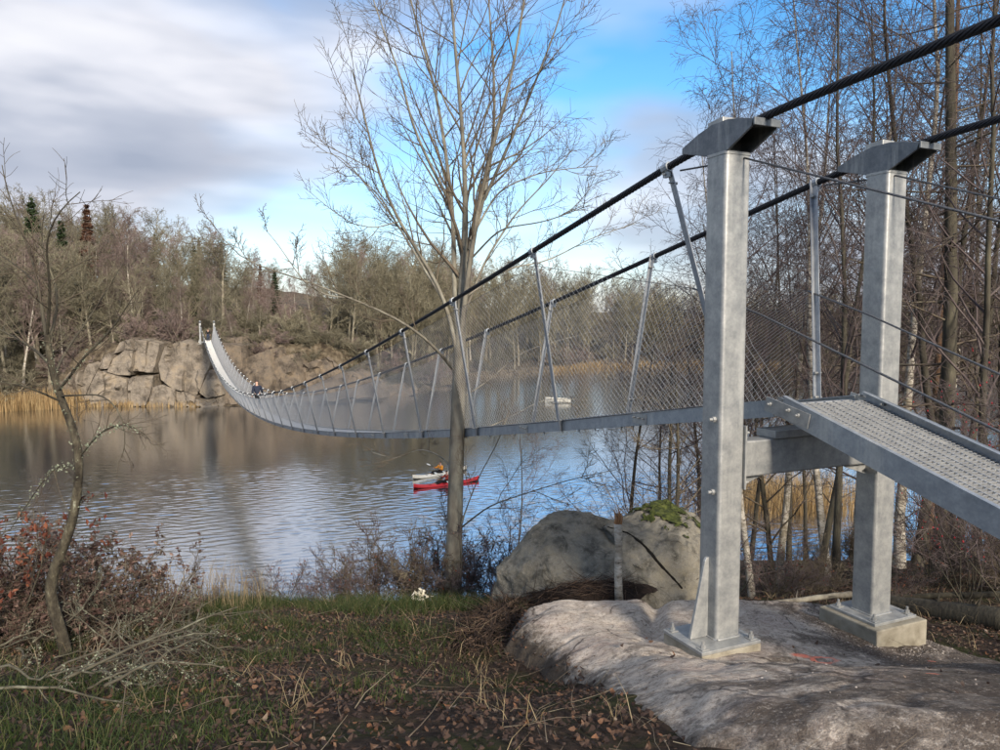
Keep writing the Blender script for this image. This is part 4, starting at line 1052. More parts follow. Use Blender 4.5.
for k, (poly, d) in enumerate(BLK):
    cx = np.mean([p[0] for p in poly]); cy = np.mean([p[1] for p in poly])
    pts = [P(cx + (x - cx) * 1.0, cy + (y - cy) * 1.0, d + (0.5 if y < cy else 0)) for x, y in poly]
    back = (0.4 if cx < 200 else 1.2, 4.0 if k < 18 else 2.4, 0.1)
    obj('rock_block', rock_mesh('rock_block', pts[::-1], back, k + 1, amp=0.10), M['cliff'] if k < 15 else M['cliff_dark'], cliff)

for k in range(20):
    x = rngC.uniform(-38, -10); v = rngC.uniform(3.5, 11) if x < -18 else rngC.uniform(.5, 6); y = float(shore_y(x)) + v; z = float(far_h(x, v)); w = rngC.uniform(.6, 1.5); h = rngC.uniform(.5, 1.3)
    pts = [(x - w, y - .2, z - .5), (x - w * .8, y, z + h * .7), (x - w * .1, y + .2, z + h), (x + w * .7, y + .1, z + h * .6), (x + w, y - .1, z - .5)]
    obj('rock_block', rock_mesh('rock_block', [np.array(p) for p in pts][::-1], (.3, 1.6, .1), 60 + k), M['cliff_dark'] if k % 3 else M['cliff'], cliff)
FO = [alder_kind(51 + k, 12, 0.17, 'far_twig', 'far_bark', rmin=0.0135, dens=1.15, name='broadleaf_tree', kind='oak') for k in range(5)]
FB = [birch_kind(61 + k, 13, 0.12, 'far_birch', 'birch', rmin=0.0115, dens=1.2, name='birch_tree') for k in range(3)]
FS = [spruce_kind(71, 13, 2.3, M['needle']), spruce_kind(72, 12, 2.0, M['needle'])]
FSB = spruce_kind(73, 13, 1.7, M['needle_brown'], 'dead_spruce_tree')
def shrub_kind(seed, H, n, mat, rmin, name='shrub', stems=7, leaf=None, lsize=0.04, nleaf=0, spread=0.6, bark='far_bark', n2=7, n3=5, wob=.14):
    rng = np.random.default_rng(seed)
    P0 = rng.normal(size=(stems, 3)) * np.array([0.12, 0.12, 0]) * H * 0.4
    D = rng.normal(size=(stems, 3)) * spread; D[:, 2] = 1
    st = grow(rng, P0, D, H * rng.uniform(0.6, 1.1, stems), 8, wob * 0.6, 0.03, np.full(stems, rmin * 3), np.full(stems, rmin))
    a = spawn(rng, st, n, 0.15, 1.0, 25, 60, 0.45, 0.4, 5, wob, 0.05, 0.6, rmin * 1.4, rmin * 0.8)
    b = spawn(rng, a, n2, 0.1, 1.0, 25, 60, 0.5, 0.35, 4, wob * 1.3, 0.03, 0.65, rmin, rmin * 0.7)
    c = spawn(rng, b, n3, 0.1, 1.0, 25, 60, 0.5, 0.35, 3, wob * 1.3, 0.0, 0.7, rmin * 0.8, rmin * 0.6) if n3 else None
    ss = [(a[0], a[1], 3), (b[0], b[1], 3)] + ([(c[0], c[1], 3)] if n3 else [])
    parts = [('stems', tubes_mesh('stems', [(st[0], st[1], 5)]), M[bark]), ('twigs', tubes_mesh('twigs', ss), M[mat])]
    if nleaf:
        C = sample_on(rng, c if n3 else b, nleaf, 0.2, 1.0, lsize * 0.4)
        parts.append(('leaves', leaves_mesh('leaves', rng, C, lsize), M[leaf]))
    return Kind(name, parts)
FBU = [shrub_kind(81 + k, 3.6, 8, 'far_twig', 0.016, stems=11) for k in range(3)] + [shrub_kind(85, 3.2, 8, 'far_birch', 0.016, stems=11)]
SKX = [-80, 0, 40, 60, 92, 125, 165, 200, 225, 255, 285, 310, 335, 360, 400, 440, 500, 560, 620, 700, 780, 860, 940, 1000, 1100]
SKY = [205, 214, 204, 228, 214, 222, 222, 232, 236, 252, 274, 268, 250, 243, 247, 256, 266, 272, 282, 290, 290, 290, 284, 280, 276]
rngF = np.random.default_rng(77)
FLAB = {'o': ('grey brown bare broadleaf tree in the wood across the lake', 'bare broadleaf trees across the lake'),
        'b': ('purplish bare birch rising among the trees across the lake', 'bare birches across the lake'),
        's': ('dark green spruce among bare trees across the lake', 'spruces across the lake')}
def far_tree(px, v, ytop, kind, lab=None, grp=None, squeeze=1.0):
    d = 110.0
    for _ in range(8):
        x = (px - 500) / FPX * d; d = float(shore_y(x)) + v
    zt = P(px, ytop, d)[2]; zb = float(far_h(x, v))
    H = max(3.0, zt - zb)
    kd, Hk = kind
    return kd.place((x, d, zb - 0.1), rngF.uniform(0, 6.28), H / Hk, lab, 'tree', grp, squeeze)
pxs = np.concatenate([np.linspace(-70, 1090, 250) + rngF.uniform(-5, 5, 250), rngF.uniform(370, 1060, 50), rngF.uniform(-50, 330, 55)])
for i, px in enumerate(pxs):
    left = px < 330
    v = (8, 17, 29, 41, 54)[i % 5] + rngF.uniform(-2.5, 2.5) if left else (4, 9, 15, 23, 33)[i % 5] + rngF.uniform(-1.5, 2.5)
    row = i % 5
    yt = np.interp(px, SKX, SKY) + ((58, 34, 17, 6, 0) if left else (32, 20, 10, 4, 0))[row] * rngF.uniform(0.6, 1.4)
    r = rngF.uniform()
    if r < (0.38 if left else 0.22): k = ('b', (FB[i % 3], 13))
    elif r < 0.47 and left and row > 1: k = ('s', (FS[i % 2], 13)); yt += 6
    else: k = ('o', (FO[i % 5], 11.2))
    far_tree(px, v, yt, k[1], *FLAB[k[0]], squeeze=1.05 if k[0] != 's' else 0.9)
far_tree(92, 20, 205, (FSB, 13), 'tall brown withered spruce standing above the cliff', None)
far_tree(38, 24, 198, (FS[0], 13), 'tall green spruce with open top left of the withered brown one', None)
far_tree(66, 22, 210, (FS[1], 13), 'broad green spruce next to the withered brown one', None)
far_tree(132, 14, 218, (FB[0], 13), 'pale birch crown beside the withered brown spruce', None, squeeze=1.1)
far_tree(222, 16, 236, (FO[2], 11.2), 'wide dense round crowned bare tree behind the far bridge posts', None, squeeze=1.45)
far_tree(352, 30, 243, (FO[0], 11.2), 'tall fan shaped bare tree rising over the low saddle of the far wood', None, squeeze=1.2)
far_tree(262, 34, 264, (FSB, 13), 'small brown spruce top beside dark green spruces across the lake', None)
far_tree(276, 36, 268, (FS[0], 13), 'dark green spruce top right beside the small brown one', None)
G_S = 'shrubs along the far shore'
for i in range(150):
    px = rngF.uniform(-60, 1080)
    v = rngF.uniform(1.2, 5) if px > 345 or px < 60 else rngF.uniform(5.5, 13)
    if i % 3: v += rngF.uniform(3, 26)
    d = 110.0
    for _ in range(8):
        x = (px - 500) / FPX * d; d = float(shore_y(x)) + v
    FBU[i % 4].place((x, d, float(far_h(x, v)) - 0.15), rngF.uniform(0, 6.28), rngF.uniform(0.6, 1.6), 'low tangled bare shrub at the foot of the wood across the lake', 'shrub', G_S, rngF.uniform(1.0, 1.6))
for i in range(115):
    x = rngF.uniform(-41, -8); v = rngF.uniform(2.6, 13) if x < -16 else rngF.uniform(1.0, 12)
    FBU[i % 4].place((x, float(shore_y(x)) + v, float(far_h(x, v)) - 0.15), rngF.uniform(0, 6.28), rngF.uniform(0.3, 0.8), 'small bushy bare shrub on the rocky slope beside the far end of the bridge', 'shrub', 'small shrubs on the rocky far slope', rngF.uniform(1.0, 1.7))
def blades(rng, C, h, w, lean=0.25, seg=2):
    n = len(C); az = rng.uniform(0, 6.283, n); dirn = np.stack([np.cos(az), np.sin(az), np.zeros(n)], 1)
    a2 = rng.uniform(0, 6.283, n); side = np.stack([np.cos(a2), np.sin(a2), np.zeros(n)], 1) * (w * rng.uniform(0.6, 1.3, n))[:, None]
    h = np.broadcast_to(h, n) * rng.uniform(0.55, 1.25, n); ln = (h * lean * rng.uniform(0.2, 1.6, n))[:, None]
    up = np.array([0, 0, 1.0]) * h[:, None]
    b = C; m = C + up * 0.6 + dirn * ln * 0.35; t = C + up * (1 - 0.12 * lean) + dirn * ln
    V = np.stack([b - side, b + side, m + side * 0.7, m - side * 0.7, t], 1).reshape(-1, 3)
    i = np.arange(n)[:, None] * 5
    return make_mesh('blades', V, [i + np.array([[0, 1, 2, 3]]), i + np.array([[3, 2, 4]])], False)
rr = np.random.default_rng(3)
n = 9000; x = np.concatenate([rr.uniform(-84, -56, n // 2), rr.uniform(-60, -40.5, n // 10), rr.uniform(12, 70, n - n // 2 - n // 10)])
v = rr.uniform(-2.2, 1.2, n) * np.where(x < -57, 1, np.where(x < 0, 0.35, 1)); n2 = vnoise(x, v, 0.5, 6) * 2
hgt = np.where(x < -57, 2.3, np.where(x < 0, 0.9, 1.6))
C = np.stack([x, shore_y(x) + v, np.maximum(0, far_h(x, v)) - 0.1], 1)
ob = obj('reeds', blades(rr, C, hgt * (1 + 0.3 * n2), 0.035, 0.15), M['reed'], kind='stuff'); tag(ob, 'tan reed belt along the far waterline', 'reeds')
n = 3600; C = np.stack([rr.normal(18.0, 2.6, n), rr.uniform(43, 49, n), np.full(n, -0.2)], 1)
ob = obj('reeds', blades(rr, C, 2.2, 0.014, 0.2), M['reed'], kind='stuff'); tag(ob, 'tan reed clump in the water seen under the cross beam', 'reeds')

# ------------------------------------------------------------------ people, kayaks, boat
def cloth(name, c, rough=0.8): return pmat(name, [(0.3, tuple(x * 0.75 for x in c)), (0.7, c)], 18, rough, 0.3)
M['skin'] = pmat('skin', [(0.3, (0.42, 0.25, 0.18)), (0.7, (0.52, 0.32, 0.24))], 12, 0.6, 0)
M['navy'] = cloth('navy_cloth', (0.018, 0.024, 0.045)); M['black_cloth'] = cloth('black_cloth', (0.012, 0.012, 0.014)); M['orange'] = cloth('orange_vest', (0.78, 0.30, 0.03)); M['redcloth'] = cloth('red_cloth', (0.35, 0.05, 0.03))
M['denim'] = cloth('denim', (0.035, 0.05, 0.09)); M['hair'] = cloth('hair', (0.03, 0.02, 0.013)); M['boot'] = cloth('boot', (0.03, 0.022, 0.016))
def skin_mesh(name, joints, bones, mat, parent, root):
    bm = bmesh.new(); sk = bm.verts.layers.skin.verify(); idx = {}
    for j, (co, r) in joints.items():
        v = bm.verts.new(co); v[sk].radius = (r, r) if not isinstance(r, tuple) else r; v[sk].use_root = (j == root); idx[j] = v
    for a, b in bones: bm.edges.new((idx[a], idx[b]))
    me = bpy.data.meshes.new(name); bm.to_mesh(me); bm.free()
    o = obj(name, me, mat); o.parent = parent
    o.modifiers.new('skin', 'SKIN').use_smooth_shade = True
    s = o.modifiers.new('sub', 'SUBSURF'); s.levels = 1; s.render_levels = 2
    return o
def person(loc, rz, J, label, top, legs, headgear, group=None, cut=None):
    """J: joints in metres, local; one continuous body, clothes as children"""
    root = thing('person', loc, label, 'person', group); root.rotation_euler = (0, 0, rz)
    R = dict(pelvis=.125, belly=.125, chest=.135, neck=.05, head=.085, crown=.075, sl=.055, el=.042, wl=.03, hl=.035, sr=.055, er=.042, wr=.03, hr=.035, tl=.085, kl=.06, al=.042, fl=.04, tr=.085, kr=.06, ar=.042, fr=.04)
    jj = {k: (Vector(v), R[k]) for k, v in J.items()}
    bones = [('pelvis', 'belly'), ('belly', 'chest'), ('chest', 'neck'), ('neck', 'head'), ('head', 'crown')]
    for s in 'lr':
        bones += [('chest', 's' + s), ('s' + s, 'e' + s), ('e' + s, 'w' + s), ('w' + s, 'h' + s), ('pelvis', 't' + s), ('t' + s, 'k' + s), ('k' + s, 'a' + s), ('a' + s, 'f' + s)]
    # five fingers from each palm, thumb from its side
    for s in 'lr':
        h = Vector(J['h' + s]); d = (h - Vector(J['w' + s])).normalized(); sd = d.orthogonal().normalized()
        for q, (off, ln) in enumerate(((-.03, .07), (-.01, .08), (.01, .075), (.03, .06), (.045, .045))):
            k = 'g%s%d' % (s, q); jj[k] = (h + d * (ln if q < 4 else .01) + sd * off * (1 if q < 4 else 1.2), .009); bones.append(('h' + s, k))
    skin_mesh('body', jj, bones, M['skin'], root, 'pelvis')
    g = lambda names, add: {k: (Vector(J[k]), R[k] + add) for k in names}
    tj = g(['pelvis', 'belly', 'chest', 'sl', 'el', 'wl', 'sr', 'er', 'wr'], .028); tj['pelvis'] = (Vector(J['pelvis']) - Vector((0, 0, .03)), .15)
    skin_mesh('jacket', tj, [b for b in bones if b[0] in tj and b[1] in tj], M[top], root, 'pelvis')
    lj = g(['pelvis', 'tl', 'kl', 'al', 'tr', 'kr', 'ar'], .02)
    skin_mesh('trousers', lj, [b for b in bones if b[0] in lj and b[1] in lj], M[legs], root, 'pelvis')
    for s in 'lr': skin_mesh('shoe', {'a': (Vector(J['a' + s]), .05), 'f': (Vector(J['f' + s]), .05)}, [('a', 'f')], M['boot'], root, 'a')
    hd = Vector(J['head']); cr = Vector(J['crown']); fw = Vector((0, -1, 0))
    skin_mesh('hair' if headgear == 'hair' else 'cap', {'a': (hd + (cr - hd) * 0.5 - fw * 0.03, .112), 'b': (cr + (cr - hd) * 0.25 - fw * .01, .098)}, [('a', 'b')], M[headgear], root, 'a')
    for s in (-1, 1):
        mb = MB(); e = hd + (cr - hd) * 0.35 + fw * 0.083 + Vector((s * 0.032, 0, 0)); mb.tube([e, e + fw * 0.012], 0.011, 8)
        o = mb.build('eye', M['black_cloth']); o.parent = root
    mb = MB(); e = hd + (cr - hd) * 0.05 + fw * 0.078; mb.tube([e + Vector((0, 0, .035)), e + fw * 0.03], [0.008, 0.014], 6); o = mb.build('nose', M['skin'], sm=True); o.parent = root
    mb = MB(); e = hd - (cr - hd) * 0.25 + fw * 0.076; mb.box(e, (0.024, 0, 0), (0, 0.006, 0), (0, 0, 0.005)); o = mb.build('mouth', M['redcloth']); o.parent = root
    return root
WALK = dict(pelvis=(0, 0, .93), belly=(0, -.03, 1.08), chest=(0, -.09, 1.32), neck=(0, -.15, 1.50), head=(0, -.19, 1.60), crown=(0, -.20, 1.68),
    sl=(-.19, -.09, 1.38), el=(-.27, -.12, 1.12), wl=(-.30, -.32, 1.02), hl=(-.31, -.39, 1.01), sr=(.19, -.09, 1.38), er=(.25, .02, 1.11), wr=(.26, -.10, .90), hr=(.26, -.14, .84),
    tl=(-.10, 0, .88), kl=(-.11, -.17, .50), al=(-.11, -.16, .09), fl=(-.11, -.31, .05), tr=(.10, 0, .88), kr=(.11, .05, .48), ar=(.11, .30, .13), fr=(.11, .22, .04))
STND = dict(WALK); STND.update(kl=(-.11, -.02, .49), al=(-.12, .03, .09), fl=(-.13, -.13, .05), kr=(.11, -.02, .49), ar=(.12, .03, .09), fr=(.13, -.13, .05), wl=(-.28, -.14, .90), hl=(-.28, -.17, .83), el=(-.26, -.06, 1.12))
rzb = math.atan2(-(-UA[0]), UA[1]) * -1.0
face_us = math.atan2(UA[0], -UA[1]) + math.pi      # look along -U (towards the near bank)
ang_us = math.atan2(-UA[1], -UA[0]) + math.pi / 2
s = 43.0; q = B(s, -0.05, float(zdeck(s)) + 0.012)
person(q, ang_us + math.pi, WALK, 'person in dark navy jacket walking along the bridge, leaning forward', 'navy', 'black_cloth', 'navy').scale = (1.1, 1.1, 1.1)
s = LB - 1.1; q = B(s, 0.05, float(zdeck(s)) + 0.012)
person(q, ang_us, STND, 'person in black standing on the deck between the far bridge posts', 'black_cloth', 'denim', 'black_cloth')
SIT = dict(pelvis=(0, .05, .22), belly=(0, .05, .36), chest=(0, .02, .58), neck=(0, 0, .76), head=(0, -.02, .86), crown=(0, -.02, .94),
    sl=(-.19, .01, .64), el=(-.33, -.12, .46), wl=(-.36, -.32, .50), hl=(-.36, -.39, .50), sr=(.19, .01, .64), er=(.33, -.12, .46), wr=(.36, -.32, .50), hr=(.36, -.39, .50),
    tl=(-.10, -.02, .20), kl=(-.16, -.50, .26), al=(-.12, -.92, .14), fl=(-.12, -1.0, .18), tr=(.10, -.02, .20), kr=(.16, -.50, .26), ar=(.12, -.92, .14), fr=(.12, -1.0, .18))
M['red_hull'] = pmat('red_hull', [(0.3, (0.50, 0.02, 0.03)), (0.7, (0.60, 0.03, 0.035))], 3, 0.3, 0, spec=0.5)
M['white_hull'] = pmat('white_hull', [(0.3, (0.60, 0.58, 0.50)), (0.7, (0.72, 0.70, 0.62))], 3, 0.35, 0, spec=0.5)
M['rubber'] = pmat('black_rubber', [(0.3, (0.012, 0.012, 0.013)), (0.7, (0.03, 0.03, 0.03))], 8, 0.6, 0)
def kayak(loc, rz, mat, label, L=5.2):
    root = thing('kayak', loc, label, 'kayak'); root.rotation_euler = (0, 0, rz)
    ns, k = 25, 14; V = []; H = lambda t: 0.02 + 0.30 * max(0, abs(t) - 0.55) ** 1.6 * 2.2
    for i in range(ns):
        t = -1 + 2 * i / (ns - 1); w = 0.29 * max(0.02, (1 - abs(t) ** 2.1)); zt = 0.20 + H(t); zb = -0.10 + 0.30 * abs(t) ** 4
        for j in range(k):
            a = 2 * math.pi * j / k; c, s_ = math.cos(a), math.sin(a)
            V.append((w * c, -t * L / 2, (zt if s_ > 0 else -zb) * s_ if s_ > 0 else zb * abs(s_) + 0.05 * (1 - abs(s_)) + zt * 0.0))
    Q = [(i * k + j, i * k + (j + 1) % k, (i + 1) * k + (j + 1) % k, (i + 1) * k + j) for i in range(ns - 1) for j in range(k)]
    mb = MB(); mb.add(V, Q); o = mb.build('hull', mat, sm=True); o.parent = root
    a = np.linspace(0, 2 * np.pi, 25); mb = MB(); mb.tube(np.stack([0.20 * np.cos(a), 0.40 * np.sin(a) + 0.1, 0.235 + 0 * a], 1), 0.02, 6); o = mb.build('cockpit_rim', M['rubber'], sm=True); o.parent = root
    for y in (-1.35, 1.35):
        a = np.linspace(0, 2 * np.pi, 17); mb = MB(); mb.tube(np.stack([0.11 * np.cos(a), 0.14 * np.sin(a) + y, 0.20 + 0 * a], 1), 0.014, 6); o = mb.build('hatch_rim', M['rubber'], sm=True); o.parent = root
    return root
def paddle(loc, rz, tilt, label):
    root = thing('paddle', loc, label, 'paddle'); root.rotation_euler = (0, tilt, rz)
    mb = MB(); mb.tube([(-0.8, 0, 0), (0.8, 0, 0)], 0.016, 8); o = mb.build('shaft', M['rubber'], sm=True); o.parent = root
    for s_ in (-1, 1):
        mb = MB(); mb.prism([(s_ * 0.72, -0.02, 0), (s_ * 0.85, -0.08, 0), (s_ * 1.1, -0.085, 0), (s_ * 1.2, 0, 0), (s_ * 1.1, 0.085, 0), (s_ * 0.85, 0.08, 0), (s_ * 0.72, 0.02, 0)], (0, 0, 0.012)); o = mb.build('blade', M['white_hull']); o.parent = root
    return root
# bows point towards the left end of the lake; the hull axis lies along local -Y
def on_water(px, py, z=0.0):
    for d in np.arange(20, 200, 0.05):
        p = P(px, py, d)
        if p[2] <= z: return p
aR = math.atan2(-2.6, -4.2) + math.pi / 2
pr = on_water(447, 485); kayak((pr[0], pr[1], 0.0), aR, M['red_hull'], 'long red sea kayak floating on the lake')
person((pr[0] - 0.35 * math.sin(-aR) * -1 * 0 + 0.0, pr[1], 0.05), aR, SIT, 'paddler in dark red jacket sitting in the red kayak', 'redcloth', 'black_cloth', 'black_cloth')
pw_ = on_water(440.5, 475); aW = math.atan2(-3.4, -3.6) + math.pi / 2
kayak((pw_[0], pw_[1], 0.0), aW, M['white_hull'], 'white kayak gliding beside the red one')
person((pw_[0], pw_[1], 0.05), aW, SIT, 'paddler in orange life vest sitting in the white kayak', 'orange', 'black_cloth', 'hair')
for (c_, a_, lb) in ((pr, aR, 'double bladed paddle held across the red kayak'), (pw_, aW, 'double bladed paddle held by the orange vested paddler')):
    paddle((c_[0] + 0.39 * math.sin(a_), c_[1] - 0.39 * math.cos(a_), 0.56), a_, 0.15, lb)
# white motor boat moored farther off
pb = on_water(558, 402.5)
boat = thing('motor_boat', (pb[0], pb[1], 0), 'small white open motor boat lying on the lake beyond the bridge', 'boat'); boat.rotation_euler = (0, 0, math.radians(80))
V = []; ns = 15
for i in range(ns):
    t = i / (ns - 1); w = 0.78 * (1 - max(0, t - 0.45) ** 2.2 * 3.4); w = max(w, 0.03); y = -1.85 + 3.7 * t; sh = 0.55 + 0.18 * t ** 2
    for (fx, z) in ((-1, sh), (-0.98, sh - 0.06), (-0.85, 0.15), (-0.45, -0.12), (0, -0.2), (0.45, -0.12), (0.85, 0.15), (0.98, sh - 0.06), (1, sh), (0.9, sh), (0.78, 0.2), (0, 0.12), (-0.78, 0.2), (-0.9, sh)): V.append((fx * w, y, z + (0.12 * t if z < 0.2 else 0)))
k = 14; mb = MB(); mb.add(V, [(i * k + j, i * k + (j + 1) % k, (i + 1) * k + (j + 1) % k, (i + 1) * k + j) for i in range(ns - 1) for j in range(k)], [])
mb.add(V[:k], [], [(0, j, j + 1) for j in range(1, k - 1)]); o = mb.build('hull', M['white_hull']); o.parent = boat
mb = MB(); mb.box((0, -1.95, 0.75), (0.16, 0, 0), (0, 0.2, 0), (0, 0, 0.22)); mb.box((0, -1.98, 0.2), (0.06, 0, 0), (0, 0.08, 0), (0, 0, 0.4)); o = mb.build('outboard_motor', M['rubber'], bevel=0.05); o.parent = boat
for y in (-1.0, 0.2): mb = MB(); mb.box((0, y, 0.38), (0.62, 0, 0), (0, 0.13, 0), (0, 0, 0.02)); o = mb.build('thwart', M['white_hull']); o.parent = boat
mb = MB(); mb.prism([(-0.45, 0.75, 0.68), (0.45, 0.75, 0.68), (0.38, 0.62, 0.98), (-0.38, 0.62, 0.98)], (0, 0.02, 0.005)); o = mb.build('windscreen', M['zinc_bright']); o.parent = boat
# ------------------------------------------------------------------ foreground: boulder, stump, roots, shrubs, grass, litter
def hull_rock(name, pts, seed, amp=0.06, cuts=3, fq=1.3, cut_len=0.05):
    bm = bmesh.new()
    for p in pts: bm.verts.new(Vector(p))
    r = bmesh.ops.convex_hull(bm, input=bm.verts)
    bmesh.ops.delete(bm, geom=[v for v in bm.verts if not v.link_faces], context='VERTS')
    bmesh.ops.bevel(bm, geom=list(bm.edges), offset=0.07, segments=2, affect='EDGES', profile=0.6, clamp_overlap=True)
    bmesh.ops.triangulate(bm, faces=bm.faces)
    for _ in range(cuts):
        bmesh.ops.subdivide_edges(bm, edges=[e for e in bm.edges if e.calc_length() > cut_len], cuts=1); bmesh.ops.triangulate(bm, faces=bm.faces)
    bmesh.ops.smooth_vert(bm, verts=bm.verts, factor=0.5, use_axis_x=True, use_axis_y=True, use_axis_z=True)
    bmesh.ops.recalc_face_normals(bm, faces=bm.faces)
    for v in bm.verts:
        p = v.co * fq + Vector((seed, seed * 2, 0))
        v.co += noise.noise_vector(p) * amp + noise.noise_vector(p * 2.7) * amp * 0.5 + noise.noise_vector(p * 7) * amp * 0.22 + noise.noise_vector(p * 16) * amp * 0.12 + v.normal * (-0.05 * max(0, 0.3 - abs(noise.noise(p * 1.7 + Vector((4, 4, 4)))) * 4))
    for f in bm.faces: f.smooth = True
    me = bpy.data.meshes.new(name); bm.to_mesh(me); bm.free(); me.validate()
    return me
bl = thing('boulder', P(590, 600, 10.2), 'big grey green lichened boulder split by a diagonal crack, behind the bare bedrock', 'boulder')
mainp = [P(*a) for a in ((486, 612, 9.9), (520, 618, 9.3), (600, 616, 9.1), (672, 612, 9.2), (690, 600, 9.3), (503, 566, 9.8), (526, 532, 10.2), (546, 514, 10.5), (566, 508, 10.6), (590, 514, 10.4), (612, 522, 10.2), (640, 556, 9.5), (650, 540, 10.4), (560, 540, 9.7), (600, 552, 9.45), (530, 560, 9.6), (500, 600, 12.2), (560, 530, 12.2), (610, 545, 12), (690, 610, 12))]
obj('rock_mass', hull_rock('rock_mass', mainp, 3.3, 0.11, 6), M['boulder'], bl)
slabp = [P(*a) for a in ((606, 530, 10.0), (598, 525, 10.5), (622, 518, 10.4), (645, 505, 10.8), (668, 502, 10.8), (694, 514, 10.6), (716, 540, 10.2), (718, 605, 9.6), (682, 602, 9.32), (634, 566, 9.45), (618, 545, 9.75), (690, 545, 9.6), (612, 535, 11.8), (700, 525, 12), (720, 600, 12))]
slab = obj('split_slab', hull_rock('split_slab', slabp, 7.7, 0.10, 6), M['boulder'], bl)
bm = bmesh.new(); bm.from_mesh(slab.data); bm.normal_update()
tgt = Vector(P(668, 515, 10.5))
kill = [f for f in bm.faces if f.normal.z < 0.25 or (f.calc_center_median() - tgt).length > 0.40 + 0.40 * noise.noise(f.calc_center_median() * 4) + 0.35 * noise.noise(f.calc_center_median() * 13)]
bmesh.ops.delete(bm, geom=kill, context='FACES')
for v in bm.verts:
    v.co += v.normal * (0.018 + 0.03 * max(0, noise.noise(v.co * 9))) + Vector((0, 0, 0.006 if v.is_boundary else 0.012))
me = bpy.data.meshes.new('moss'); bm.to_mesh(me); bm.free()
obj('moss', me, M['moss'], slab, label='bright green moss cushion')
from mathutils.bvhtree import BVHTree
trees_ = []
for c_ in (bl.children[0], bl.children[1]):
    bm = bmesh.new(); bm.from_mesh(c_.data); trees_.append(BVHTree.FromBMesh(bm)); bm.free()
line = []
for x_, y_ in resample([(604, 526, 0), (616, 529, 0), (630, 534, 0), (644, 545, 0), (656, 560, 0), (668, 573, 0), (682, 588, 0)], 26)[:, :2]:
    o_ = Vector((0, 0, EYE)); d_ = (Vector(P(x_, y_ + 1.5 * noise.noise(Vector((x_ * .2, 0, 0))), 10.0)) - o_).normalized()
    hits = [h for h in (t.ray_cast(o_, d_) for t in trees_) if h[0] is not None]
    if hits: line.append(np.array(min(hits, key=lambda h: h[3])[0] + d_ * 0.004))
line = np.array(line); w_ = 0.006 + 0.016 * np.sin(np.linspace(0.1, 2.6, len(line))) * np.random.default_rng(5).uniform(.6, 1.1, len(line))
mb = MB(); mb.tube(line, w_, 7); mb.build('crack', pmat('painted_crack_shade', [(0.3, (0.006, 0.005, 0.004)), (0.7, (0.016, 0.013, 0.010))], 20, 1.0, 0), bl, sm=True, fix=False)  # dark tube laid on the boulder; the crack's shade is painted by its colour
# snapped birch
def ray_to(px, py, d): return P(px, py, d)
st = thing('birch_stump', P(618, 592, 8.6), 'thin snapped birch stub with splintered orange top, standing against the boulder', 'stump')
pts = [P(619, 600, 8.6), P(618, 575, 8.6), P(619, 548, 8.62), P(618, 524, 8.6)]
mb = MB(); mb.tube(resample(pts, 9), [.052, .048, .046, .047, .045, .046, .045, .048, .047], 10); mb.build('trunk', M['birch'], st, sm=True)
M['splinter'] = pmat('fresh_wood', [(0.3, (0.22, 0.10, 0.045)), (0.7, (0.42, 0.23, 0.11))], 20, 0.8, 0.5, stretch=(1, 1, .2))
mb = MB(); rg = random.Random(4); top = Vector(P(618, 525, 8.6))
for k in range(13):
    a = rg.uniform(0, 6.28); r = rg.uniform(0, .035); b0 = top + Vector((math.cos(a) * r, math.sin(a) * r, -0.02)); h = rg.uniform(.06, .24)
    mb.tube([b0, b0 + Vector((rg.uniform(-.03, .03), 0, h * .6)), b0 + Vector((rg.uniform(-.05, .05), 0, h))], [.016, .013, .003], 5)
mb.build('splintered_top', M['splinter'], st, sm=True)
# peeled-back turf: dark root mat along the edge of the rock
rgn = np.random.default_rng(8)
edge_px = [(470, 662), (480, 640), (500, 620), (525, 608), (552, 600), (585, 594), (620, 589), (655, 585)]
def ray_any(px, py):
    for d in np.arange(2.5, 14, 0.02):
        p = P(px, py, d)
        if p[2] < max(float(ground_z(p[0], p[1])), float(rock_z(p[0], p[1])[0])): return p
    return p
edge = resample([ray_any(*p) for p in edge_px], 60)
Tn = nrm(np.gradient(edge, axis=0)); Sd = nrm(np.cross(Tn, np.array([0, 0, 1.0])))
prof = [(-0.34, -0.10), (-0.24, 0.04), (-0.08, 0.15), (0.06, 0.16), (0.16, 0.06), (0.24, -0.10)]
V = []
for k in range(60):
    f = math.sin(math.pi * k / 59) ** 0.5
    for a, b in prof:
        p = edge[k] + Sd[k] * a * (0.2 + 1.0 * f) + np.array([0, 0, (b + .02) * f - .04])
        V.append(p + 0.045 * np.array(noise.noise_vector(Vector(p) * 5)))
m6 = len(prof)
tv = thing('turf_roll', edge[30], 'dark peeled back turf with hanging fibrous roots along the edge of the bedrock', 'turf')
obj('soil', make_mesh('soil', V, [[(k * m6 + j, k * m6 + j + 1, (k + 1) * m6 + j + 1, (k + 1) * m6 + j) for k in range(59) for j in range(m6 - 1)]]), pmat('peat', [(0.3, (0.012, 0.009, 0.008)), (0.7, (0.045, 0.03, 0.022))], 14, 1.0, 1.0, 50), tv)
nr = 2600; kk = rgn.integers(2, 56, nr); f = np.sin(np.pi * (kk + 3) / 60)[:, None] ** 0.5
av = rgn.uniform(-0.28, 0.22, nr)[:, None]
P0 = edge[kk] + Sd[kk] * av * (0.6 + 0.6 * f) + np.array([0, 0, 1.0]) * (0.16 - 1.6 * (av - 0.0) ** 2) * f
D = Tn[kk] * rgn.choice([-1, 1], nr)[:, None] * 1.0 + Sd[kk] * rgn.normal(size=(nr, 1)) * 0.5 + np.array([0, 0, 0.15])
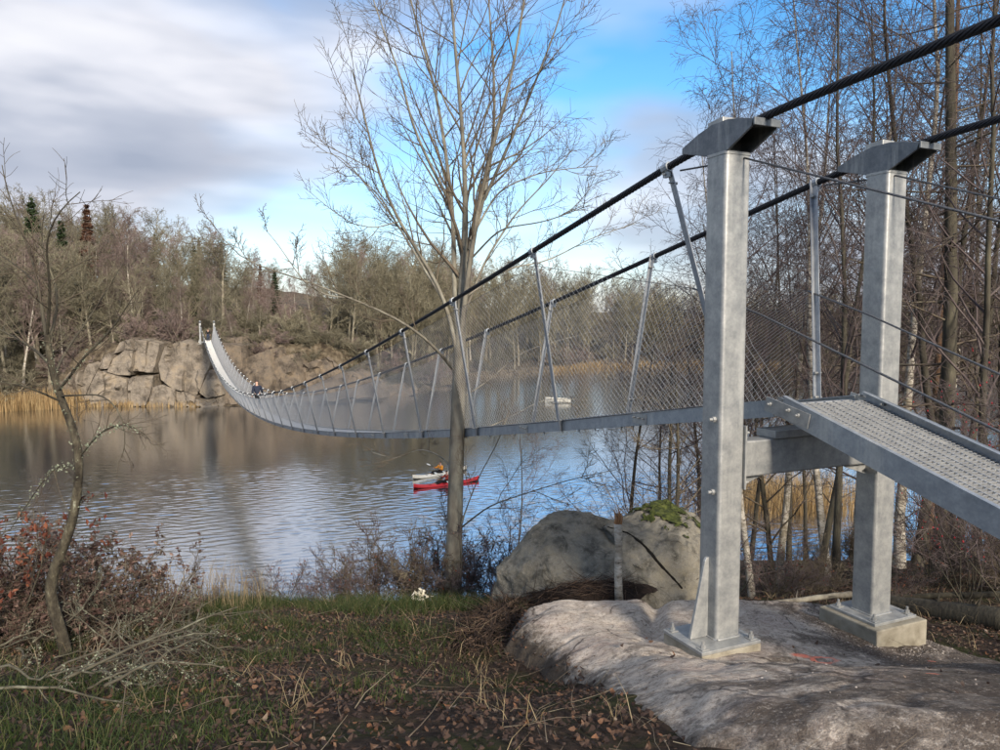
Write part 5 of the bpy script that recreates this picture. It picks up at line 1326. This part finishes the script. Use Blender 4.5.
rt = grow(rgn, P0, D, rgn.uniform(.12, .5, nr), 5, 0.22, -0.12, rgn.uniform(.002, .007, nr), np.full(nr, .001))
obj('roots', tubes_mesh('roots', [(rt[0], rt[1], 3)]), M['root'], tv, kind='stuff')

# ---- left sapling with lichen
DS = 6.3
def limbS(pts, r0, r1, n=14): return resample([P(x, y, DS + dd) for x, y, dd in pts], n), np.linspace(r0, r1, n)
rngS = np.random.default_rng(19)
sm_ = limbS([(66, 652, 0), (61, 632, 0), (55, 612, 0), (48, 592, 0), (52, 572, 0), (64, 548, 0), (73, 520, 0), (78, 488, 0), (80, 462, 0), (76, 436, 0), (67, 412, 0), (57, 390, 0), (50, 362, 0), (47, 335, 0)], .052, .024, 26)
SL = [limbS([(47, 340, 0), (42, 312, .1), (38, 280, .2), (30, 250, .3), (15, 215, .4), (4, 180, .5), (2, 165, .5)], .017, .004),
      limbS([(56, 392, 0), (68, 380, -.1), (84, 356, -.2), (104, 338, -.3), (118, 322, -.4), (130, 300, -.5), (138, 290, -.5)], .014, .004),
      limbS([(50, 365, 0), (36, 350, .2), (20, 340, .3), (0, 330, .4), (-30, 310, .5)], .014, .004),
      limbS([(48, 345, 0), (58, 310, .1), (56, 282, .2), (46, 262, .2), (40, 238, .3), (44, 215, .3)], .013, .004),
      limbS([(47, 335, 0), (50, 300, -.2), (50, 272, -.3), (44, 250, -.4), (50, 225, -.5), (68, 200, -.6), (80, 192, -.6)], .014, .004),
      limbS([(38, 285, .2), (20, 268, .4), (5, 258, .5), (-20, 240, .6)], .010, .003),
      limbS([(52, 380, 0), (66, 350, .3), (88, 320, .5), (112, 282, .7), (124, 262, .8)], .012, .003),
      limbS([(62, 402, 0), (40, 392, -.2), (18, 384, -.4), (0, 382, -.5), (-25, 384, -.6)], .010, .003),
      limbS([(60, 396, 0), (85, 395, -.3), (104, 394, -.5), (122, 412, -.6), (128, 440, -.7), (122, 458, -.7)], .009, .003),
      limbS([(81, 455, 0), (100, 432, -.2), (118, 424, -.3), (140, 428, -.4), (150, 440, -.4)], .009, .003),
      limbS([(79, 470, 0), (62, 462, .2), (45, 478, .3), (30, 500, .4), (10, 530, .5)], .008, .003)]
sp = thing('sapling', P(66, 652, DS), 'crooked young bare tree with pale lichen on its bent stem, at the left edge of the bank', 'tree')
sp['label'] = 'crooked young bare tree with lichened S-shaped stem among brown-leaved bushes'
obj('trunk', tubes_mesh('trunk', [(one(*sm_)[0], one(*sm_)[1], 10)]), M['sap_bark'], sp)
ts = []
for (pt, r) in SL:
    par = one(pt, r); obj('limb', tubes_mesh('limb', [(par[0], par[1], 6)]), M['dark_bark'], sp)
    a = spawn(rngS, par, 9, 0.15, 1.0, 25, 55, 0.40, 0.35, 6, 0.12, 0.05, 0.5, .0034, .0018)
    b = spawn(rngS, a, 5, 0.2, 1.0, 25, 55, 0.45, 0.35, 4, 0.14, 0.04, 0.6, .0022, .0015)
    ts += [(a[0], a[1], 4), (b[0], b[1], 3)]
obj('twigs', tubes_mesh('twigs', ts), M['twig'], sp, kind='stuff')
C = np.concatenate([sample_on(rngS, one(*sm_), 520, .25, 1, .018), sample_on(rngS, one(*SL[9]), 150, .1, .9, .018), sample_on(rngS, one(*SL[10]), 150, .0, .9, .02), sample_on(rngS, one(*SL[1]), 60, .0, .6, .012)])
obj('lichen', leaves_mesh('lichen', rngS, C, 0.013), M['lichen'], sp, kind='stuff', label='pale green lichen tufts')

# ---- shrubs
WB = [shrub_kind(91, 0.95, 8, 'twig', .0028, 'brown_leaf_shrub', stems=8, leaf='brown_leaf', lsize=.027, nleaf=1000, spread=.8, bark='dark_bark', n2=6, n3=3),
      shrub_kind(92, 0.80, 8, 'twig', .0028, 'brown_leaf_shrub', stems=9, leaf='brown_leaf', lsize=.026, nleaf=1100, spread=.9, bark='dark_bark', n2=6, n3=3),
      shrub_kind(93, 1.4, 7, 'twig', .0028, 'russet_leaf_shrub', stems=4, leaf='red_leaf', lsize=.026, nleaf=650, spread=.45, bark='dark_bark', n2=5, n3=3)]
def plant(kd, px, d, sc, lab, cat='shrub', grp=None, sx=1.0, rz=None, dz=0.0):
    x = (px - 500) / FPX * d
    return kd.place((x, d, float(ground_z(x, d)) - 0.03 + dz), rngS.uniform(0, 6.28) if rz is None else rz, sc, lab, cat, grp, sx)
G_W = 'withered brown-leaved bushes on the left bank'
for kd, px, d, sc, sx in ((0, 20, 7.4, 1.05, 1.0), (1, 88, 7.2, 1.1, 1.1), (0, 130, 7.6, 1.0, 1.1), (1, 55, 7.9, 1.3, 1.1), (0, -25, 6.9, 1.2, 1.0), (1, 165, 8.0, 0.62, 1.0), (1, 25, 6.6, 0.62, 1.1)):
    plant(WB[kd], px, d, sc, 'low bush thick with withered brown leaves on the edge of the bank', 'shrub', G_W, sx)
plant(WB[2], -10, 6.6, 1.25, 'taller twiggy bush with sparse russet leaves behind the brown bushes')
plant(WB[2], 12, 7.8, 1.15, 'slim russet-leaved twigs beside the crooked young tree')
BB = [shrub_kind(95, 1.3, 8, 'twig_purple', .0032, 'thorn_shrub', stems=8, leaf='red_leaf', lsize=.022, nleaf=130, spread=.7, bark='dark_bark', n2=7, n3=4),
      shrub_kind(96, 1.1, 8, 'twig', .0032, 'bare_shrub', stems=9, spread=.8, bark='dark_bark', n2=7, n3=4),
      shrub_kind(97, 0.8, 6, 'twig_purple', .0026, 'twiggy_shrub', stems=6, leaf='red_leaf', lsize=.018, nleaf=90, spread=.6, bark='dark_bark', n2=5, n3=3)]
G_T = 'thorny bushes around the big bare tree'
for kd, px, d, sc in ((0, 395, 13.0, 1.25), (1, 372, 12.8, 1.25), (0, 425, 13.2, 1.45), (0, 478, 13.0, 1.35), (1, 440, 13.4, 1.6), (0, 352, 12.5, 0.9), (1, 500, 12.9, 1.15), (0, 330, 12.4, .75), (1, 410, 12.4, 1.2), (0, 462, 12.6, 1.2)):
    plant(BB[kd], px, d, sc, 'tangled thorny bush with a few red leaves beside the big bare tree' if kd == 0 else 'tangled leafless grey bush beside the big bare tree', 'shrub', G_T if kd == 0 else 'leafless bushes around the big bare tree')
G_Y = 'reddish twig bushes on the bank edge'
for px, d, sc in ((280, 11.6, 0.9), (262, 11.2, 0.7), (300, 12.0, 0.7), (196, 9.4, .6), (318, 11.5, .55)):
    plant(BB[2], px, d, sc, 'small reddish twiggy bush on the edge of the bank', 'shrub', G_Y)
G_U = 'undergrowth under the trees beside the bridge'
for i in range(26):
    px = rngS.uniform(720, 1040); d = rngS.uniform(9.0, 22)
    plant(BB[1 if i % 3 else 0], px, d, rngS.uniform(0.6, 1.2), 'leafless tangled undergrowth bush among the trees beside the bridge' if i % 3 else 'red-leaved tangled undergrowth bush among the trees beside the bridge', 'shrub', G_U if i % 3 else G_U + ' with red leaves', 1.1)
# rose hip bush by the ramp: arching stems with berries
rb = shrub_kind(98, 2.6, 7, 'twig_purple', .003, 'rose_hip_bush', stems=8, spread=.5, bark='dark_bark', n2=6, n3=3)
rngB = np.random.default_rng(6)
me = rb.parts[1][1]; co = np.empty(len(me.vertices) * 3, np.float32); me.vertices.foreach_get('co', co); co = co.reshape(-1, 3)
C = co[rngB.integers(0, len(co), 90)]; V = []; T = []
oc = np.array([(1, 0, 0), (-1, 0, 0), (0, 1, 0), (0, -1, 0), (0, 0, 1.3), (0, 0, -1.3)]) * 0.0125; of = np.array([(0, 2, 4), (2, 1, 4), (1, 3, 4), (3, 0, 4), (2, 0, 5), (1, 2, 5), (3, 1, 5), (0, 3, 5)])
V = (C[:, None] + oc[None]).reshape(-1, 3); T = (np.arange(len(C))[:, None, None] * 6 + of[None]).reshape(-1, 3)
rb.parts.append(('berries', make_mesh('berries', V, [T]), M['berry']))
G_H = 'berry bushes beside the ramp'
for px, d, sc in ((985, 9.5, 1.05), (945, 11.5, 1.0), (1030, 9.0, 1.1), (1000, 12.5, 1.15)):
    plant(rb, px, d, sc, 'leafless arching bush dotted with red berries beside the ramp', 'shrub', G_H)
# ---- fallen wood on the right
def log(a, b, r0, r1, lab, mat, moss=False, name='fallen_log'):
    rg = np.random.default_rng(int(abs(a[0]) * 100)); pts = resample([a, (np.array(a) + b) / 2 + rg.normal(size=3) * 0.05, b], 12)
    pts[:, 2] += rg.normal(size=12) * 0.006
    t = thing(name, a, lab, 'log'); R = np.linspace(r0, r1, 12) * (1 + rg.normal(size=12) * 0.05)
    mb = MB(); mb.tube(pts, R, 12); mb.build('stem', M[mat], t, sm=True)
    par = one(pts, R); a_ = spawn(rg, par, 4, .2, .95, 40, 80, .18, .3, 5, .15, 0.05, .35, .006, .003); obj('side_branch', tubes_mesh('side_branch', [(a_[0], a_[1], 4)]), M[mat], t, kind='stuff')
    return t
def gp(px, d, dz=0): x = (px - 500) / FPX * d; return np.array([x, d, float(ground_z(x, d)) + dz])
log(gp(880, 9.2, .10), gp(1030, 7.7, .12), .12, .14, 'thick mossy fallen log lying in the leaves beyond the concrete footing', 'dark_bark')
log(gp(850, 10.6, .06), gp(1040, 9.2, .25), .035, .045, 'long thin fallen pole lying behind the mossy log', 'dark_bark')
log(gp(770, 9.6, .05), gp(860, 9.8, .15), .03, .04, 'short dead pole lying under the cross beam', 'bark')
# ---- heap of dead branches with lichen on the left
M['deadwood'] = pmat('dead_lichened_wood', [(0.3, (0.05, 0.042, 0.03)), (0.55, (0.10, 0.092, 0.066)), (0.75, (0.20, 0.205, 0.15))], 12, 0.9, 0.5, 40)
rngD = np.random.default_rng(12)
for k in range(42):
    px = rngD.uniform(-10, 190); py = rngD.uniform(628, 712)
    g = ray_ground(px, py); az = rngD.uniform(-1.0, 2.4); L = rngD.uniform(.35, 0.95)
    if k < 3: az = (0.55, 0.9, -0.4)[k]; L = 1.0; g = ray_ground((40, 66, 110)[k], (690, 705, 668)[k])
    D = np.array([[math.cos(az), math.sin(az) * 0.8, 0.22]]); g = g + np.array([0, 0, rngD.uniform(.02, .16)])
    par = grow(rngD, g[None], D, np.array([L]), 9, 0.20, -0.03, np.array([rngD.uniform(.005, .011)]), np.array([.004]))
    a = spawn(rngD, par, 6, .2, 1, 30, 65, .35, .3, 5, .16, .03, .5, .003, .0015); b = spawn(rngD, a, 4, .2, 1, 30, 60, .4, .3, 4, .18, 0, .6, .002, .0012)
    t = thing('dead_branch', g, 'lichened dead branch in the heap on the grass below the brown bushes', 'branch', 'dead branches heaped on the grass')
    obj('stem', tubes_mesh('stem', [(par[0], par[1], 6)]), M['deadwood'], t)
    obj('twigs', tubes_mesh('twigs', [(a[0], a[1], 3), (b[0], b[1], 3)]), M['deadwood'] if k % 3 else M['twig'], t, kind='stuff')
    if k % 2 == 0:
        C = sample_on(rngD, a, 110, .1, 1, .008); obj('lichen', leaves_mesh('lichen', rngD, C, 0.0075), M['lichen'], t, kind='stuff')
# ---- grass, straw, leaves, small twigs
rngG = np.random.default_rng(2)
def field(n, x0, x1, y0, y1, fn):
    x = rngG.uniform(x0, x1, n); y = rngG.uniform(y0, y1, n); keep = rngG.uniform(0, 1, n) < fn(x, y); return x[keep], y[keep]
def inrock(x, y): return poly_sd(x, y, OUT)
def gden(x, y):
    px = 500 + x / y * FPX
    d = 0.5 + 1.5 * vnoise(x, y, 0.8, 21)
    d = d * (0.25 + 0.9 * smooth(5.2, 7.2, y) + 0.9 * (1 - smooth(150, 330, px)) * smooth(2.2, 3.5, y))
    d = d * (1 - smooth(440, 530, px) * (1 - smooth(7, 9, y))) * (1 - 0.75 * smooth(180, 300, px) * (1 - smooth(5.6, 7.4, y)))
    d = d * (1 - 0.9 * (1 - smooth(150, 215, px)) * smooth(4.4, 5.0, y))
    return np.clip(d, 0, 1) * (inrock(x, y) < -0.12)
tx, ty = field(4200, -7.5, 2.2, 2.5, 13.4, gden)
nb = 50; cx = np.repeat(tx, nb) + rngG.normal(size=len(tx) * nb) * 0.085; cy = np.repeat(ty, nb) + rngG.normal(size=len(tx) * nb) * 0.085
hh = np.repeat(rngG.uniform(.07, .20, len(tx)) * (0.8 + 0.5 * smooth(6, 11, ty)), nb)
C = np.stack([cx, cy, ground_z(cx, cy) - 0.015], 1)
o = obj('grass', blades(rngG, C, hh, 0.0025, 0.8), M['grass'], kind='stuff'); tag(o, 'tufty dull green grass on the bank', 'grass')
tx, ty = field(1100, -7.5, 7.5, 2.5, 14, lambda x, y: (inrock(x, y) < -0.1) * (0.35 + 1.2 * vnoise(x, y, .9, 31)))
nb = 16; cx = np.repeat(tx, nb) + rngG.normal(size=len(tx) * nb) * 0.07; cy = np.repeat(ty, nb) + rngG.normal(size=len(tx) * nb) * 0.07
C = np.stack([cx, cy, ground_z(cx, cy) - 0.01], 1)
o = obj('dry_grass', blades(rngG, C, rngG.uniform(.06, .26, len(C)), 0.0026, 1.3), M['straw'], kind='stuff'); tag(o, 'thin bleached straw among the grass and leaves', 'dry grass')
n = 520; tx = rngG.uniform(-6.0, -3.4, n) ; ty = 9.2 + rngG.uniform(-.6, 1.8, n); C = np.stack([tx, ty, ground_z(tx, ty) - .02], 1)
o = obj('dry_reed_grass', blades(rngG, C, .7, .004, .3), M['straw'], kind='stuff'); tag(o, 'pale upright grass stalks on the bank edge beside the brown bushes', 'dry grass')
def lden(x, y): return np.clip(0.60 + 1.4 * vnoise(x, y, 0.7, 41), 0.1, 1) * np.where(inrock(x, y) > 0.05, 0.010, 1) * np.where(y > 9, .6, 1)
def litter_mesh(C):
    n = len(C); m = 6; s = 0.0195 * rngG.uniform(0.45, 1.25, n)
    a = np.arange(m)[None] * 2 * np.pi / m + rngG.uniform(-.2, .2, (n, m)); rad = np.array([1.0, .6, .9, .7, .9, .6])[None] * rngG.uniform(.75, 1.2, (n, m)) * s[:, None]
    nz = nrm(np.stack([rngG.normal(size=n) * .55, rngG.normal(size=n) * .55, np.ones(n)], 1)); e1 = nrm(np.cross(nz, rngG.normal(size=(n, 3)))); e2 = np.cross(nz, e1)
    curl = rngG.uniform(-.6, .9, n)[:, None] * (np.cos(a) ** 2) * rad
    V = C[:, None] + e1[:, None] * (rad * np.cos(a) * 1.25)[..., None] + e2[:, None] * (rad * np.sin(a) * .8)[..., None] + nz[:, None] * curl[..., None]
    V = np.concatenate([C[:, None], V], 1).reshape(-1, 3); i = np.arange(n)[:, None] * (m + 1)
    T = np.concatenate([i + np.array([[0, 1 + k, 1 + (k + 1) % m]]) for k in range(m)], 0)
    return make_mesh('leaf_litter', V, [T], False)
x, y = field(140000, -7.5, 8.5, 2.3, 14.5, lden)
zz = np.where(inrock(x, y) > -0.05, rock_z(x, y), ground_z(x, y)); zz = np.maximum(zz, ground_z(x, y))
n = len(x); C = np.stack([x, y, zz + rngG.uniform(.004, .035, n)], 1)
o = obj('leaf_litter', litter_mesh(C), M['litter'], kind='stuff'); tag(o, 'fallen brown oak and birch leaves covering the bank', 'leaves')
x, y = field(2600, -7, 8.5, 2.4, 13.5, lambda x, y: (inrock(x, y) < 0) * 0.8 + 0.02); n = len(x)
z0 = np.maximum(ground_z(x, y), np.where(inrock(x, y) > 0, rock_z(x, y), -99))
az = rngG.uniform(0, 6.28, n); tw = grow(rngG, np.stack([x, y, z0 + .02], 1), np.stack([np.cos(az), np.sin(az), rngG.uniform(-.05, .35, n)], 1), rngG.uniform(.08, .42, n), 4, .14, -0.05, rngG.uniform(.0016, .004, n), np.full(n, .001))
o = obj('twig_litter', tubes_mesh('twig_litter', [(tw[0], tw[1], 3)]), M['twig'], kind='stuff'); tag(o, 'small broken twigs scattered over the bank', 'twigs')
# stone chips round the footing and peat crumbs on the bedrock
M['chips'] = leafmat('stone_chips', [(0, (0.07, 0.055, 0.045)), (0.6, (0.22, 0.19, 0.165)), (1, (0.42, 0.38, 0.34))], 0.0, 0.9)
n = 1500; c = B(0, CW, 0); a = rngG.uniform(0, 6.28, n); r = 0.40 + np.abs(rngG.normal(size=n)) * 0.16; x = c[0] + r * np.cos(a); y = c[1] + r * np.sin(a)
x[1250:] = rngG.uniform(0.4, 4.2, n - 1250); y[1250:] = rngG.uniform(3.2, 7.0, n - 1250)
ok = inrock(x, y) > 0.1; x, y = x[ok], y[ok]; n = len(x)
C = np.stack([x, y, rock_z(x, y) + .003], 1); s = (rngG.uniform(.002, .009, n) * np.where(rngG.uniform(size=n) < .06, 1.8, 1))[:, None, None]
jit = rngG.uniform(.6, 1.3, (n, 6, 1)); V = (C[:, None] + oc[None] / .0125 * s * jit * np.array([1, 1, .55])).reshape(-1, 3); T = (np.arange(n)[:, None, None] * 6 + of[None]).reshape(-1, 3)
o = obj('stone_chips', make_mesh('stone_chips', V, [T], False), M['chips'], kind='stuff'); tag(o, 'crushed stone and crumbs lying on the bedrock', 'gravel')
# pale scrap in the grass by the big tree
g = gp(419, 11.0, 0.0); rg = np.random.default_rng(3); C = g + np.array([0, 0, .16]) + rg.normal(size=(34, 3)) * np.array([.05, .03, .05])
M['pale'] = leafmat('pale_fungus', [(0, (0.62, 0.58, 0.46)), (1, (0.82, 0.79, 0.68))], 0.2, .7)
o = obj('pale_leaf_clump', leaves_mesh('pale_leaf_clump', rg, C, .05), M['pale']); tag(o, 'small creamy white clump lying in the grass near the big tree', 'clump')
